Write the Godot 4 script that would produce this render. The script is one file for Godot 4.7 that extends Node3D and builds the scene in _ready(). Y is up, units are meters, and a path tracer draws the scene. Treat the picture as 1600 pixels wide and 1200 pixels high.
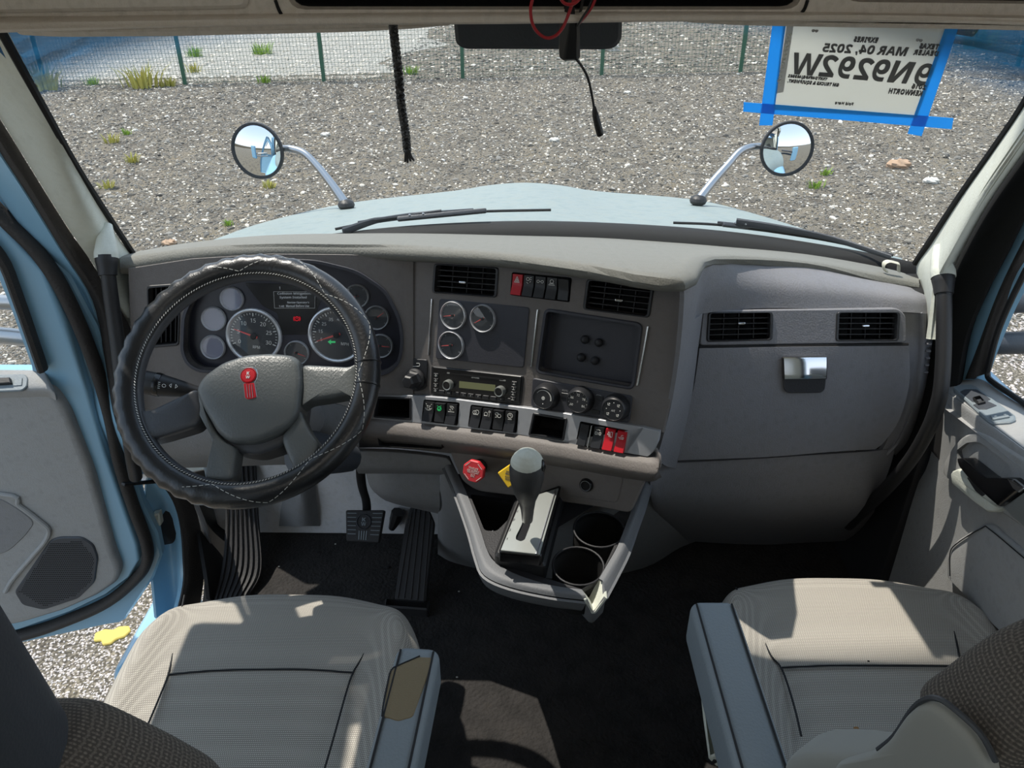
extends Node3D
# A lorry cab seen from between the seats. Metres, y up; the cab floor is FL above the gravel, -z is forward.
const FL := 1.2
const EYE := Vector3(0, 2.78, 0)
const FOC := 1202.0
const FILL := 0.22  # energy of the added sleeper fill lamps
var cb: Basis
var org := {}
var M := {}
var rng := RandomNumberGenerator.new()

func _ready() -> void:
	rng.seed = 7
	cb = Basis.from_euler(Vector3(deg_to_rad(-30.0), deg_to_rad(0.86), 0))
	var cam := Camera3D.new()
	cam.name = "camera"
	cam.transform = Transform3D(cb, EYE)
	cam.fov = rad_to_deg(2.0 * atan(600.0 / FOC))
	cam.near = 0.02
	cam.far = 400.0
	add_child(cam)
	cam.current = true
	var we := WorldEnvironment.new()
	we.name = "environment"
	var e := Environment.new()
	e.background_mode = Environment.BG_SKY
	var sm := ProceduralSkyMaterial.new()
	sm.sky_top_color = Color(0.66, 0.745, 0.84)
	sm.sky_horizon_color = Color(0.915, 0.94, 0.96)
	sm.ground_horizon_color = Color(0.55, 0.53, 0.48)
	sm.ground_bottom_color = Color(0.45, 0.43, 0.38)
	sm.sky_energy_multiplier = 1.5
	sm.ground_energy_multiplier = 1.0
	var sk := Sky.new()
	sk.sky_material = sm
	e.sky = sk
	e.tonemap_mode = Environment.TONE_MAPPER_LINEAR
	e.tonemap_exposure = 0.74
	e.sdfgi_enabled = true
	e.ssao_enabled = true
	e.ssil_enabled = true
	we.environment = e
	add_child(we)
	var sun := DirectionalLight3D.new()
	sun.name = "sun"
	var to_sun := Vector3(-0.38, 1.0, -0.255).normalized()
	sun.light_energy = 2.3
	sun.light_color = Color(1.0, 0.972, 0.925)
	sun.light_angular_distance = 0.53
	sun.shadow_enabled = true
	add_child(sun)
	sun.look_at_from_position(to_sun * 20.0, Vector3.ZERO, Vector3.UP)
	materials()
	ground_and_fence()
	shell()
	bonnet()
	windscreen()
	overhead()
	pillars()
	dash()
	passenger_dash()
	steering()
	pedals()
	console()
	door_left()
	door_right()
	seats()
	debris()

# ---------- pixels to points: a sight line of the photograph cut with a real surface
func ray(u: float, v: float) -> Vector3:
	return cb * Vector3((u - 800.0) / FOC, (600.0 - v) / FOC, -1.0)
func zd(u: float, v: float, d: float) -> Vector3:
	var r := ray(u, v)
	return EYE + r * (-d / r.z)
func yh(u: float, v: float, h: float) -> Vector3:
	var r := ray(u, v)
	return EYE + r * ((FL + h - EYE.y) / r.y)
func xw(u: float, v: float, x: float) -> Vector3:
	var r := ray(u, v)
	return EYE + r * (x / r.x)
func on(u: float, v: float, p: Plane) -> Vector3:
	var r := ray(u, v)
	return EYE + r * ((p.d - p.normal.dot(EYE)) / p.normal.dot(r))
func ons(p: Plane, a: Array) -> Array:
	var o := []
	for i in range(0, a.size(), 2): o.append(on(a[i], a[i + 1], p))
	return o
func zds(d: float, a: Array) -> Array:
	var o := []
	for i in range(0, a.size(), 2): o.append(zd(a[i], a[i + 1], d))
	return o
func zdr(a: Array) -> Array:
	var o := []
	for i in range(0, a.size(), 3): o.append(zd(a[i], a[i + 1], a[i + 2]))
	return o
func yhr(a: Array) -> Array:
	var o := []
	for i in range(0, a.size(), 3): o.append(yh(a[i], a[i + 1], a[i + 2]))
	return o
func plane_of(a: Vector3, b: Vector3, c: Vector3) -> Plane:
	var n := (b - a).cross(c - a).normalized()
	if n.dot(EYE - a) < 0: n = -n
	return Plane(n, n.dot(a))
func lift(p: Plane, h: float) -> Plane:
	return Plane(p.normal, p.d + h)
func V(x: float, h: float, d: float) -> Vector3:
	return Vector3(x, FL + h, -d)

# ---------- geometry: triangles gathered counter-clockwise, then welded, smoothed up to an angle and committed
class G:
	var v := PackedVector3Array()
	func tri(a: Vector3, b: Vector3, c: Vector3) -> void:
		v.append(a); v.append(b); v.append(c)
	func quad(a: Vector3, b: Vector3, c: Vector3, d: Vector3) -> void:
		tri(a, b, c); tri(a, c, d)
	func add(o: G, t := Transform3D.IDENTITY) -> G:
		for p in o.v: v.append(t * p)
		return self
	func mesh(m: Material, shift: Vector3, angle := 38.0) -> ArrayMesh:
		var n := v.size()
		var ids := PackedInt32Array(); ids.resize(n)
		var seen := {}
		var count := 0
		for i in n:
			var k := Vector3i((v[i] * 40000.0).round())
			var got = seen.get(k, -1)
			if got < 0:
				got = count
				seen[k] = count
				count += 1
			ids[i] = got
		var fn := PackedVector3Array(); fn.resize(n / 3)
		var faces := []
		faces.resize(count)
		for f in n / 3:
			fn[f] = (v[f * 3 + 1] - v[f * 3]).cross(v[f * 3 + 2] - v[f * 3])
			for k in 3:
				var id := ids[f * 3 + k]
				if faces[id] == null: faces[id] = PackedInt32Array([f])
				else: faces[id].append(f)
		var un := PackedVector3Array(); un.resize(n / 3)
		for f in n / 3: un[f] = fn[f].normalized()
		var ca := cos(deg_to_rad(angle))
		var vo := PackedVector3Array(); vo.resize(n)
		var no := PackedVector3Array(); no.resize(n)
		for f in n / 3:
			for k in 3:
				var s := Vector3.ZERO
				for g in faces[ids[f * 3 + k]]:
					if un[g].dot(un[f]) > ca: s += fn[g]
				if s.length_squared() < 1e-24: s = un[f] if un[f].length() > 0.5 else Vector3.UP
				var at := f * 3 + (2 - k)
				vo[at] = v[f * 3 + k] - shift
				no[at] = s.normalized()
		var arr := []
		arr.resize(Mesh.ARRAY_MAX)
		arr[Mesh.ARRAY_VERTEX] = vo
		arr[Mesh.ARRAY_NORMAL] = no
		var am := ArrayMesh.new()
		am.add_surface_from_arrays(Mesh.PRIMITIVE_TRIANGLES, arr)
		am.surface_set_material(0, m)
		return am

func thing(called: String, label: String, category: String, base: Vector3, group := "") -> Node3D:
	var o := Node3D.new()
	o.name = numbered(called)
	o.position = base
	add_child(o)
	org[o] = base
	tag(o, label, category, group)
	return o
func tag(o: Node3D, label: String, category: String, group := "") -> Node3D:
	o.set_meta("label", label)
	o.set_meta("category", category)
	if group != "": o.set_meta("group", group)
	return o
func numbered(called: String) -> String:
	if not has_node(NodePath(called)): return called
	var k := 1
	while has_node(NodePath("%s_%03d" % [called, k])): k += 1
	return "%s_%03d" % [called, k]
func part(called: String, g: G, m: Material, parent: Node3D = null, angle := 38.0) -> MeshInstance3D:
	var o := MeshInstance3D.new()
	var shift: Vector3 = org[parent] if parent != null else Vector3.ZERO
	o.mesh = g.mesh(m, shift, angle)
	if parent == null:
		o.name = numbered(called)
		add_child(o)
	else:
		o.name = called
		parent.add_child(o, true)
	org[o] = shift
	return o
func struct(o: Node3D) -> Node3D:
	o.set_meta("kind", "structure")
	return o
func stuff(o: Node3D) -> Node3D:
	o.set_meta("kind", "stuff")
	return o

func cr(a: Vector3, b: Vector3, c: Vector3, d: Vector3, t: float) -> Vector3:
	return 0.5 * (2.0 * b + (c - a) * t + (2.0 * a - 5.0 * b + 4.0 * c - d) * t * t + (3.0 * b - a - 3.0 * c + d) * t * t * t)
func dense(r: Array, n: int, closed := false) -> Array:
	var o := []
	var c := r.size()
	for i in (c if closed else c - 1):
		var a: Vector3 = r[(i - 1 + c) % c] if closed or i > 0 else r[0] * 2.0 - r[1]
		var d: Vector3 = r[(i + 2) % c] if closed or i < c - 2 else r[c - 1] * 2.0 - r[c - 2]
		for k in n: o.append(cr(a, r[i], r[(i + 1) % c], d, float(k) / n))
	if not closed: o.append(r[c - 1])
	return o
func grid_of(rows: Array, nu: int, nv: int, closed := false) -> Array:
	var a := []
	for r in rows: a.append(dense(r, nu, closed))
	var o := []
	for i in (rows.size() - 1) * nv + 1: o.append([])
	for j in a[0].size():
		var col := []
		for r in a: col.append(r[j])
		var dc := dense(col, nv)
		for i in dc.size(): o[i].append(dc[i])
	return o
# A smooth sheet through rows of points; its outside looks at «toward»; thick > 0 gives it a back and a rim.
func sheet(rows: Array, nu := 4, nv := 4, thick := 0.0, toward := EYE, closed := false) -> G:
	var p := grid_of(rows, nu, nv, closed)
	return skin(p, thick, toward, closed)
func skin(p: Array, thick := 0.0, toward := EYE, closed := false) -> G:
	var g := G.new()
	var nr := p.size()
	var nc: int = p[0].size()
	var lim := nc if closed else nc - 1
	var s := 0.0
	for i in nr - 1:
		for j in lim:
			var n: Vector3 = (p[i + 1][j] - p[i][j]).cross(p[i][(j + 1) % nc] - p[i][j])
			s += n.dot(toward - p[i][j])
	var flip := (s > 0) if closed else (s < 0)
	var back := []
	if thick > 0:
		for i in nr:
			var row := []
			for j in nc:
				var du: Vector3 = p[i][mini(j + 1, nc - 1)] - p[i][maxi(j - 1, 0)]
				var dv: Vector3 = p[mini(i + 1, nr - 1)][j] - p[maxi(i - 1, 0)][j]
				var n: Vector3 = dv.cross(du).normalized()
				row.append(p[i][j] - n * thick * (-1.0 if flip else 1.0))
			back.append(row)
	for i in nr - 1:
		for j in lim:
			var k := (j + 1) % nc
			if flip: g.quad(p[i][j], p[i][k], p[i + 1][k], p[i + 1][j])
			else: g.quad(p[i][j], p[i + 1][j], p[i + 1][k], p[i][k])
			if thick > 0:
				if flip: g.quad(back[i][j], back[i + 1][j], back[i + 1][k], back[i][k])
				else: g.quad(back[i][j], back[i][k], back[i + 1][k], back[i + 1][j])
	if thick > 0:
		var rim := func(a, b, c, d):
			if flip: g.quad(a, d, c, b)
			else: g.quad(a, b, c, d)
		for j in lim:
			var k := (j + 1) % nc
			rim.call(p[0][j], p[0][k], back[0][k], back[0][j])
			rim.call(p[nr - 1][k], p[nr - 1][j], back[nr - 1][j], back[nr - 1][k])
		if not closed:
			for i in nr - 1:
				rim.call(p[i + 1][0], p[i][0], back[i][0], back[i + 1][0])
				rim.call(p[i][nc - 1], p[i + 1][nc - 1], back[i + 1][nc - 1], back[i][nc - 1])
	return g
func newell(p: Array) -> Vector3:
	var n := Vector3.ZERO
	for i in p.size():
		var a: Vector3 = p[i]
		var b: Vector3 = p[(i + 1) % p.size()]
		n += (a - p[0]).cross(b - p[0])
	return n.normalized()
func soft(p: Array, r: float, n := 4) -> Array:
	var o := []
	var c := p.size()
	for i in c:
		var a: Vector3 = p[(i - 1 + c) % c]
		var b: Vector3 = p[i]
		var d: Vector3 = p[(i + 1) % c]
		var k := minf(r, minf(a.distance_to(b), b.distance_to(d)) * 0.46)
		var s := b + (a - b).normalized() * k
		var e := b + (d - b).normalized() * k
		for j in n + 1:
			var t := float(j) / n
			o.append(s.lerp(b, t).lerp(b.lerp(e, t), t))
	return o
func inset(p: Array, n: Vector3, d: float) -> Array:
	var o := []
	var c := p.size()
	for i in c:
		var e1: Vector3 = (p[i] - p[(i - 1 + c) % c])
		var e2: Vector3 = (p[(i + 1) % c] - p[i])
		if e1.length() < 1e-7: e1 = e2
		if e2.length() < 1e-7: e2 = e1
		var m1 := n.cross(e1).normalized()
		var m2 := n.cross(e2).normalized()
		var m := (m1 + m2)
		m = m1 if m.length() < 0.2 else m.normalized() / maxf(0.4, m.normalized().dot(m1))
		o.append(p[i] + m * d)
	return o
func cross2(a: Vector2, b: Vector2, c: Vector2) -> float:
	return (b - a).cross(c - a)
func ears(p: PackedVector2Array) -> PackedInt32Array:
	var idx := range(p.size())
	var out := PackedInt32Array()
	var guard := 0
	while idx.size() > 3 and guard < 20000:
		var best := -1
		var bestq := -1.0
		var c := idx.size()
		for i in c:
			guard += 1
			var ia: int = idx[(i - 1 + c) % c]
			var ib: int = idx[i]
			var ic: int = idx[(i + 1) % c]
			var ar := cross2(p[ia], p[ib], p[ic])
			if ar < -1e-12: continue
			if ar > 1e-12:
				var bad := false
				for q in idx:
					if q == ia or q == ib or q == ic: continue
					var w := p[q]
					if w.distance_squared_to(p[ia]) < 1e-12 or w.distance_squared_to(p[ib]) < 1e-12 or w.distance_squared_to(p[ic]) < 1e-12: continue
					if cross2(p[ia], p[ib], w) >= -1e-12 and cross2(p[ib], p[ic], w) >= -1e-12 and cross2(p[ic], p[ia], w) >= -1e-12:
						bad = true
						break
				if bad: continue
			best = i
			break
		if best < 0: break
		out.append(idx[(best - 1 + c) % c]); out.append(idx[best]); out.append(idx[(best + 1) % c])
		idx.remove_at(best)
	if idx.size() == 3:
		for q in idx: out.append(q)
	return out
func seg_hit(a: Vector2, b: Vector2, p: PackedVector2Array) -> bool:
	for i in p.size():
		var c := p[i]
		var d := p[(i + 1) % p.size()]
		if c.distance_squared_to(a) < 1e-12 or c.distance_squared_to(b) < 1e-12 or d.distance_squared_to(a) < 1e-12 or d.distance_squared_to(b) < 1e-12: continue
		if Geometry2D.segment_intersects_segment(a, b, c, d) != null: return true
	return false
func cap(g: G, poly: Array, holes: Array, n: Vector3) -> void:
	var ax: Vector3 = (poly[1] - poly[0]).normalized()
	for k in range(2, poly.size()):
		if ax.length() > 0.5: break
		ax = (poly[k] - poly[0]).normalized()
	ax = (ax - n * ax.dot(n)).normalized()
	var ay := n.cross(ax)
	var o: Vector3 = poly[0]
	var f := func(q: Vector3) -> Vector2: return Vector2((q - o).dot(ax), (q - o).dot(ay))
	var p2 := PackedVector2Array()
	var p3 := poly.duplicate()
	for q in poly: p2.append(f.call(q))
	var hs := []
	for h in holes:
		var h2 := PackedVector2Array()
		for q in h: h2.append(f.call(q))
		var ar := 0.0
		for i in h2.size(): ar += h2[i].cross(h2[(i + 1) % h2.size()])
		var h3: Array = h.duplicate()
		if ar > 0:
			h2.reverse(); h3.reverse()
		hs.append([h2, h3])
	while hs.size():
		var bi := -1; var bj := -1; var bk := -1
		var bd := 1e9
		for k in hs.size():
			var h2: PackedVector2Array = hs[k][0]
			for j in h2.size():
				for i in p2.size():
					var dd := p2[i].distance_squared_to(h2[j])
					if dd >= bd: continue
					if seg_hit(p2[i], h2[j], p2) or seg_hit(p2[i], h2[j], h2): continue
					bd = dd; bi = i; bj = j; bk = k
		if bk < 0: break
		var a2: PackedVector2Array = hs[bk][0]
		var a3: Array = hs[bk][1]
		hs.remove_at(bk)
		var n2 := PackedVector2Array()
		var n3 := []
		for i in p2.size():
			n2.append(p2[i]); n3.append(p3[i])
			if i == bi:
				for j in a2.size() + 1:
					n2.append(a2[(bj + j) % a2.size()]); n3.append(a3[(bj + j) % a2.size()])
				n2.append(p2[i]); n3.append(p3[i])
		p2 = n2; p3 = n3
	var t := ears(p2)
	for i in range(0, t.size(), 3): g.tri(p3[t[i]], p3[t[i + 1]], p3[t[i + 2]])
# A slab whose front face is the polygon, looking at «toward», with a bevelled edge; holes go right through.
func slab(poly: Array, depth: float, bevel := 0.002, holes := [], toward := EYE, closed_back := true) -> G:
	var g := G.new()
	var n := newell(poly)
	var p := poly.duplicate()
	if n.dot(toward - p[0]) < 0:
		p.reverse()
		n = -n
	var top := inset(p, n, bevel) if bevel > 0 else p
	cap(g, top, holes, n)
	var c := p.size()
	var ring := []
	var base := []
	for q in p:
		ring.append(q - n * bevel)
		base.append(q - n * depth)
	for i in c:
		var k := (i + 1) % c
		if bevel > 0: g.quad(ring[i], ring[k], top[k], top[i])
		g.quad(base[i], base[k], ring[k], ring[i])
	for h in holes:
		var hp: Array = h.duplicate()
		if newell(hp).dot(n) > 0: hp.reverse()
		for i in hp.size():
			var k := (i + 1) % hp.size()
			g.quad(hp[i] - n * depth, hp[k] - n * depth, hp[k], hp[i])
	if closed_back and holes.is_empty():
		var b := base.duplicate()
		b.reverse()
		cap(g, b, [], -n)
	return g
# A recess: walls and floor behind the outline.
func pocket(poly: Array, depth: float, toward := EYE) -> G:
	var g := G.new()
	var n := newell(poly)
	var p := poly.duplicate()
	if n.dot(toward - p[0]) < 0:
		p.reverse()
		n = -n
	var b := []
	for q in p: b.append(q - n * depth)
	cap(g, b, [], n)
	for i in p.size():
		var k := (i + 1) % p.size()
		g.quad(p[i], p[k], b[k], b[i])
	return g
func tube(path: Array, r, sides := 12, sub := 6, capped := true, squash := 1.0, up := Vector3.ZERO) -> G:
	var g := G.new()
	var p := dense(path, sub) if sub > 1 else path
	var rad := []
	for i in p.size():
		if r is Array:
			var f: float = float(i) / (p.size() - 1) * (r.size() - 1)
			var k := mini(int(f), r.size() - 2)
			rad.append(lerpf(r[k], r[k + 1], f - k))
		else: rad.append(float(r))
	var nrm := up
	var rings := []
	for i in p.size():
		var t: Vector3 = (p[mini(i + 1, p.size() - 1)] - p[maxi(i - 1, 0)]).normalized()
		if nrm == Vector3.ZERO: nrm = t.cross(Vector3.UP if absf(t.y) < 0.9 else Vector3.RIGHT)
		nrm = (nrm - t * nrm.dot(t)).normalized()
		var bi := t.cross(nrm)
		var ring := []
		for k in sides:
			var a := TAU * k / sides
			ring.append(p[i] + (nrm * cos(a) + bi * sin(a) * squash) * rad[i])
		rings.append(ring)
	for i in rings.size() - 1:
		for k in sides:
			var m := (k + 1) % sides
			g.quad(rings[i][k], rings[i][m], rings[i + 1][m], rings[i + 1][k])
	if capped:
		var e := rings.size() - 1
		for k in sides:
			var m := (k + 1) % sides
			g.tri(p[0], rings[0][m], rings[0][k])
			g.tri(p[e], rings[e][k], rings[e][m])
	return g
# Profile points (radius, height) turned about the axis.
func lathe(prof: Array, at: Vector3, axis: Vector3, n := 28, sx := 1.0, side := Vector3.ZERO) -> G:
	var g := G.new()
	var y := axis.normalized()
	var x := side if side != Vector3.ZERO else y.cross(Vector3.UP if absf(y.y) < 0.9 else Vector3.BACK)
	x = (x - y * x.dot(y)).normalized()
	var z := x.cross(y)
	for i in prof.size() - 1:
		for k in n:
			var a := TAU * k / n
			var b := TAU * (k + 1) / n
			var d0 := x * cos(a) * sx + z * sin(a)
			var d1 := x * cos(b) * sx + z * sin(b)
			var p: Vector2 = prof[i]
			var q: Vector2 = prof[i + 1]
			var A := at + d0 * p.x + y * p.y
			var B := at + d1 * p.x + y * p.y
			var C := at + d1 * q.x + y * q.y
			var D := at + d0 * q.x + y * q.y
			if p.x < 1e-6: g.tri(A, D, C)
			elif q.x < 1e-6: g.tri(A, C, B)
			else: g.quad(A, D, C, B)
	return g
func ball(at: Vector3, r: Vector3, n := 16, basis := Basis.IDENTITY) -> G:
	var prof := []
	for i in n / 2 + 1:
		var a := -PI / 2 + PI * i / (n / 2)
		prof.append(Vector2(maxf(0.0, cos(a)), sin(a)))
	prof[0].x = 0.0
	prof[-1].x = 0.0
	var s := lathe(prof, Vector3.ZERO, Vector3.UP, n)
	return G.new().add(s, Transform3D(basis.scaled_local(r), at))
func rbox(t: Transform3D, size: Vector3, r: float, n := 3) -> G:
	var g := G.new()
	var h := size * 0.5
	r = minf(r, minf(h.x, minf(h.y, h.z)) * 0.98)
	var cuts := func(len: float) -> Array:
		var o := []
		for i in n + 1: o.append(-len + r - r * cos(PI / 2 * i / n) if n > 0 else -len)
		var m := o.duplicate()
		m.reverse()
		for q in m: o.append(-q)
		return o
	for ax in 3:
		var b := (ax + 1) % 3
		var c := (ax + 2) % 3
		var cb_: Array = cuts.call(h[b])
		var cc: Array = cuts.call(h[c])
		for s: float in [-1.0, 1.0]:
			for i in cb_.size() - 1:
				for j in cc.size() - 1:
					var q := []
					for k in [[i, j], [i + 1, j], [i + 1, j + 1], [i, j + 1]]:
						var p := Vector3.ZERO
						p[ax] = s * h[ax]; p[b] = cb_[k[0]]; p[c] = cc[k[1]]
						var inn := Vector3(clampf(p.x, -h.x + r, h.x - r), clampf(p.y, -h.y + r, h.y - r), clampf(p.z, -h.z + r, h.z - r))
						var d := p - inn
						if d.length() > 1e-9: p = inn + d.normalized() * minf(r, 1e9)
						q.append(t * p)
					if s > 0: g.quad(q[0], q[1], q[2], q[3])
					else: g.quad(q[3], q[2], q[1], q[0])
	return g
func frame(at: Vector3, x: Vector3, y: Vector3) -> Transform3D:
	var X := x.normalized()
	var Z := X.cross(y).normalized()
	return Transform3D(Basis(X, Z.cross(X), Z), at)
# A straight bar of width w (across, in the plane whose normal is n) and depth d behind it.
func bar(a: Vector3, b: Vector3, w: float, d: float, n: Vector3) -> G:
	var t := frame((a + b) * 0.5 - n * d * 0.5, b - a, n.cross(b - a))
	return rbox(t, Vector3(a.distance_to(b), w, d), minf(w, d) * 0.3, 1)
func quadp(q: Array, s: float, t: float) -> Vector3:   # q: top left, top right, bottom right, bottom left
	return (q[0] as Vector3).lerp(q[1], s).lerp((q[3] as Vector3).lerp(q[2], s), t)
func sub(q: Array, s0: float, t0: float, s1: float, t1: float) -> Array:
	return [quadp(q, s0, t0), quadp(q, s1, t0), quadp(q, s1, t1), quadp(q, s0, t1)]
func raise(p: Array, n: Vector3) -> Array:
	var o := []
	for q in p: o.append(q + n)
	return o
func disc(c: Vector3, n: Vector3, r: float, k := 28) -> Array:
	var x := n.cross(Vector3.UP if absf(n.y) < 0.95 else Vector3.BACK).normalized()
	var y := n.cross(x)
	var o := []
	for i in k: o.append(c + (x * cos(TAU * i / k) + y * sin(TAU * i / k)) * r)
	return o
# Lettering: a TextMesh of the given height (and width when not 0), centred at «at».
func text(parent: Node3D, s: String, at: Vector3, right: Vector3, up: Vector3, height: float, m: Material, width := 0.0, bold := false, deep := 0.0008, called := "lettering") -> MeshInstance3D:
	var tm := TextMesh.new()
	var sf := SystemFont.new()
	sf.font_names = PackedStringArray(["Droid Sans"])
	if bold: sf.font_weight = 700
	tm.font = sf
	tm.font_size = 32
	tm.pixel_size = 0.01
	tm.depth = 0.02
	tm.curve_step = 3.0
	tm.text = s
	tm.material = m
	var bb := tm.get_aabb()
	var sy := height / maxf(bb.size.y, 1e-4)
	var sx := sy if width == 0.0 else width / maxf(bb.size.x, 1e-4)
	var o := MeshInstance3D.new()
	o.mesh = tm
	var n := right.cross(up).normalized()
	var b := Basis(right.normalized() * sx, up.normalized() * sy, n * (deep / 0.02))
	var mid := bb.get_center()
	o.transform = Transform3D(b, at - b * Vector3(mid.x, mid.y, 0) - (org[parent] if parent != null else Vector3.ZERO))
	o.name = called
	parent.add_child(o, true)
	org[o] = org[parent]
	return o
# Strokes of a small symbol: polylines in 0..1 across and down a quad, drawn as thin raised bars.
func strokes(q: Array, lines: Array, w: float, n: Vector3) -> G:
	var g := G.new()
	for l in lines:
		for i in range(0, l.size() - 2, 2):
			g.add(bar(quadp(q, l[i], l[i + 1]) + n * 0.0004, quadp(q, l[i + 2], l[i + 3]) + n * 0.0004, w, 0.0006, n))
	return g

# ---------- materials
func noise_tex(freq: float, oct: int, seed_: int, normal := false, bump := 4.0, size := 256, ramp = null, kind := FastNoiseLite.TYPE_SIMPLEX_SMOOTH) -> NoiseTexture2D:
	var n := FastNoiseLite.new()
	n.noise_type = kind
	n.frequency = freq
	n.fractal_octaves = oct
	n.seed = seed_
	var t := NoiseTexture2D.new()
	t.noise = n
	t.width = size
	t.height = size
	t.seamless = true
	t.as_normal_map = normal
	t.bump_strength = bump
	if ramp != null:
		var gr := Gradient.new()
		gr.offsets = PackedFloat32Array(ramp[0])
		gr.colors = PackedColorArray(ramp[1])
		t.color_ramp = gr
	return t
func c8(r: int, g: int, b: int) -> Color:
	return Color(r / 255.0, g / 255.0, b / 255.0)
func mat(called: String, c: Color, rough := 0.6, metal := 0.0) -> StandardMaterial3D:
	var m := StandardMaterial3D.new()
	m.resource_name = called
	m.albedo_color = c
	m.roughness = rough
	m.metallic = metal
	M[called] = m
	return m
func grain(m: StandardMaterial3D, t: Texture2D, per_metre: float, strength: float) -> StandardMaterial3D:
	m.uv1_triplanar = true
	m.uv1_scale = Vector3.ONE * per_metre
	m.normal_enabled = true
	m.normal_texture = t
	m.normal_scale = strength
	return m
func blotch(m: StandardMaterial3D, t: Texture2D) -> StandardMaterial3D:
	m.uv1_triplanar = true
	m.albedo_texture = t
	return m
func cloth_image(base: Color, dot: Color, dark: Color) -> ImageTexture:
	var w := 128
	var im := Image.create(w, w, false, Image.FORMAT_RGB8)
	var r := RandomNumberGenerator.new()
	r.seed = 3
	for y in w:
		for x in w:
			# four by four cells, each second row shifted by half a cell
			var row := y / 16
			var fx := fmod(x + (8.0 if row % 2 == 1 else 0.0), 16.0) - 8.0
			var fy := fmod(y, 16.0) - 8.0
			var d := sqrt(fx * fx * 0.6 + fy * fy * 1.5)
			var k := clampf((5.6 - d) / 2.0, 0.0, 1.0)
			var thread := 0.5 + 0.5 * sin(y * TAU / 4.0) * sin(x * TAU / 4.0)
			var c := base.lerp(dark, thread * 0.3).lerp(dot, k)
			c = c * (0.94 + 0.12 * r.randf())
			im.set_pixel(x, y, c)
	return ImageTexture.create_from_image(im)
func materials() -> void:
	var fine := noise_tex(0.09, 3, 1, true, 3.0)
	var pebble := noise_tex(0.05, 2, 2, true, 5.0, 256, null, FastNoiseLite.TYPE_CELLULAR)
	var dust := noise_tex(0.012, 5, 4, false, 1.0, 256, [[0.0, 0.45, 1.0], [Color(0.93, 0.93, 0.92), Color(1, 1, 1), Color(0.97, 0.965, 0.95)]])
	var wear := noise_tex(0.02, 5, 9, false, 1.0, 256, [[0.0, 0.5, 0.62, 1.0], [Color(0.8, 0.8, 0.8), Color(1, 1, 1), Color(1, 1, 1), Color(0.9, 0.88, 0.85)]])
	blotch(grain(mat("dash_dark", c8(108, 103, 100), 0.62), fine, 9.0, 0.35), dust)
	blotch(grain(mat("dash_pad", c8(114, 114, 108), 0.75), fine, 9.0, 0.5), dust)
	blotch(grain(mat("dash_blue", c8(122, 122, 126), 0.6), fine, 9.0, 0.35), dust)
	blotch(grain(mat("trim_light", c8(206, 209, 198), 0.6), fine, 9.0, 0.3), dust)
	blotch(grain(mat("trim_grey", c8(128, 129, 131), 0.62), fine, 9.0, 0.3), dust)
	blotch(grain(mat("bulkhead", c8(214, 214, 216), 0.7), fine, 9.0, 0.3), dust)
	var dl := mat("fill_lamp", c8(240, 240, 235), 0.5)  # glowing lens of the added fill lamps
	dl.emission_enabled = true
	dl.emission = c8(255, 250, 240)
	dl.emission_energy_multiplier = 1.2
	blotch(grain(mat("headliner", c8(224, 214, 203), 0.85), fine, 14.0, 0.6), dust)
	blotch(grain(mat("door_grey", c8(152, 153, 153), 0.6), fine, 9.0, 0.3), dust)
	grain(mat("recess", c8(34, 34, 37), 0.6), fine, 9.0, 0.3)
	grain(mat("panel_black", c8(56, 57, 64), 0.55), fine, 12.0, 0.3)
	mat("cluster_black", c8(38, 39, 50), 0.35)
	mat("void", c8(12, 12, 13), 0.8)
	mat("black", c8(30, 30, 31), 0.5)
	mat("gloss_black", c8(20, 20, 22), 0.25)
	var sw := mat("switch_black", c8(36, 37, 40), 0.42)
	sw.clearcoat_enabled = false
	mat("icon_white", c8(215, 215, 210), 0.6)
	mat("print_grey", c8(160, 160, 158), 0.6)
	mat("red", c8(190, 22, 36), 0.4)
	mat("red_dark", c8(120, 16, 26), 0.45)
	mat("tag_red", c8(205, 48, 56), 0.5)
	mat("yellow", c8(232, 190, 42), 0.5)
	mat("needle_red", c8(225, 70, 62), 0.5)
	mat("chrome", c8(225, 227, 230), 0.09, 1.0)
	mat("satin", c8(170, 173, 176), 0.32, 1.0)
	mat("silver", c8(180, 184, 180), 0.38, 0.75)
	var br := grain(mat("brushed", c8(166, 168, 172), 0.42, 0.2), noise_tex(0.03, 2, 8, true, 2.0), 6.0, 0.25)
	br.anisotropy_enabled = false
	var le := grain(mat("leather_black", c8(26, 27, 29), 0.33), pebble, 16.0, 0.3)
	le.clearcoat_enabled = true
	le.clearcoat = 0.25
	le.clearcoat_roughness = 0.3
	grain(mat("rubber", c8(36, 36, 38), 0.62), fine, 9.0, 0.4)
	grain(mat("seal", c8(52, 49, 47), 0.7), fine, 6.0, 0.5)
	grain(mat("hub_plastic", c8(88, 92, 92), 0.38), pebble, 22.0, 0.5)
	grain(mat("spoke_plastic", c8(62, 64, 68), 0.42), pebble, 22.0, 0.25)
	grain(mat("vinyl", c8(122, 132, 138), 0.5), pebble, 18.0, 0.3)
	grain(mat("vinyl_dark", c8(62, 66, 72), 0.5), pebble, 18.0, 0.3)
	grain(mat("foam", c8(128, 116, 92), 0.95), fine, 14.0, 0.8)
	var paint := mat("paint", c8(136, 180, 206), 0.3)
	paint.clearcoat_enabled = true
	paint.clearcoat = 0.6
	paint.clearcoat_roughness = 0.15
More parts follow.
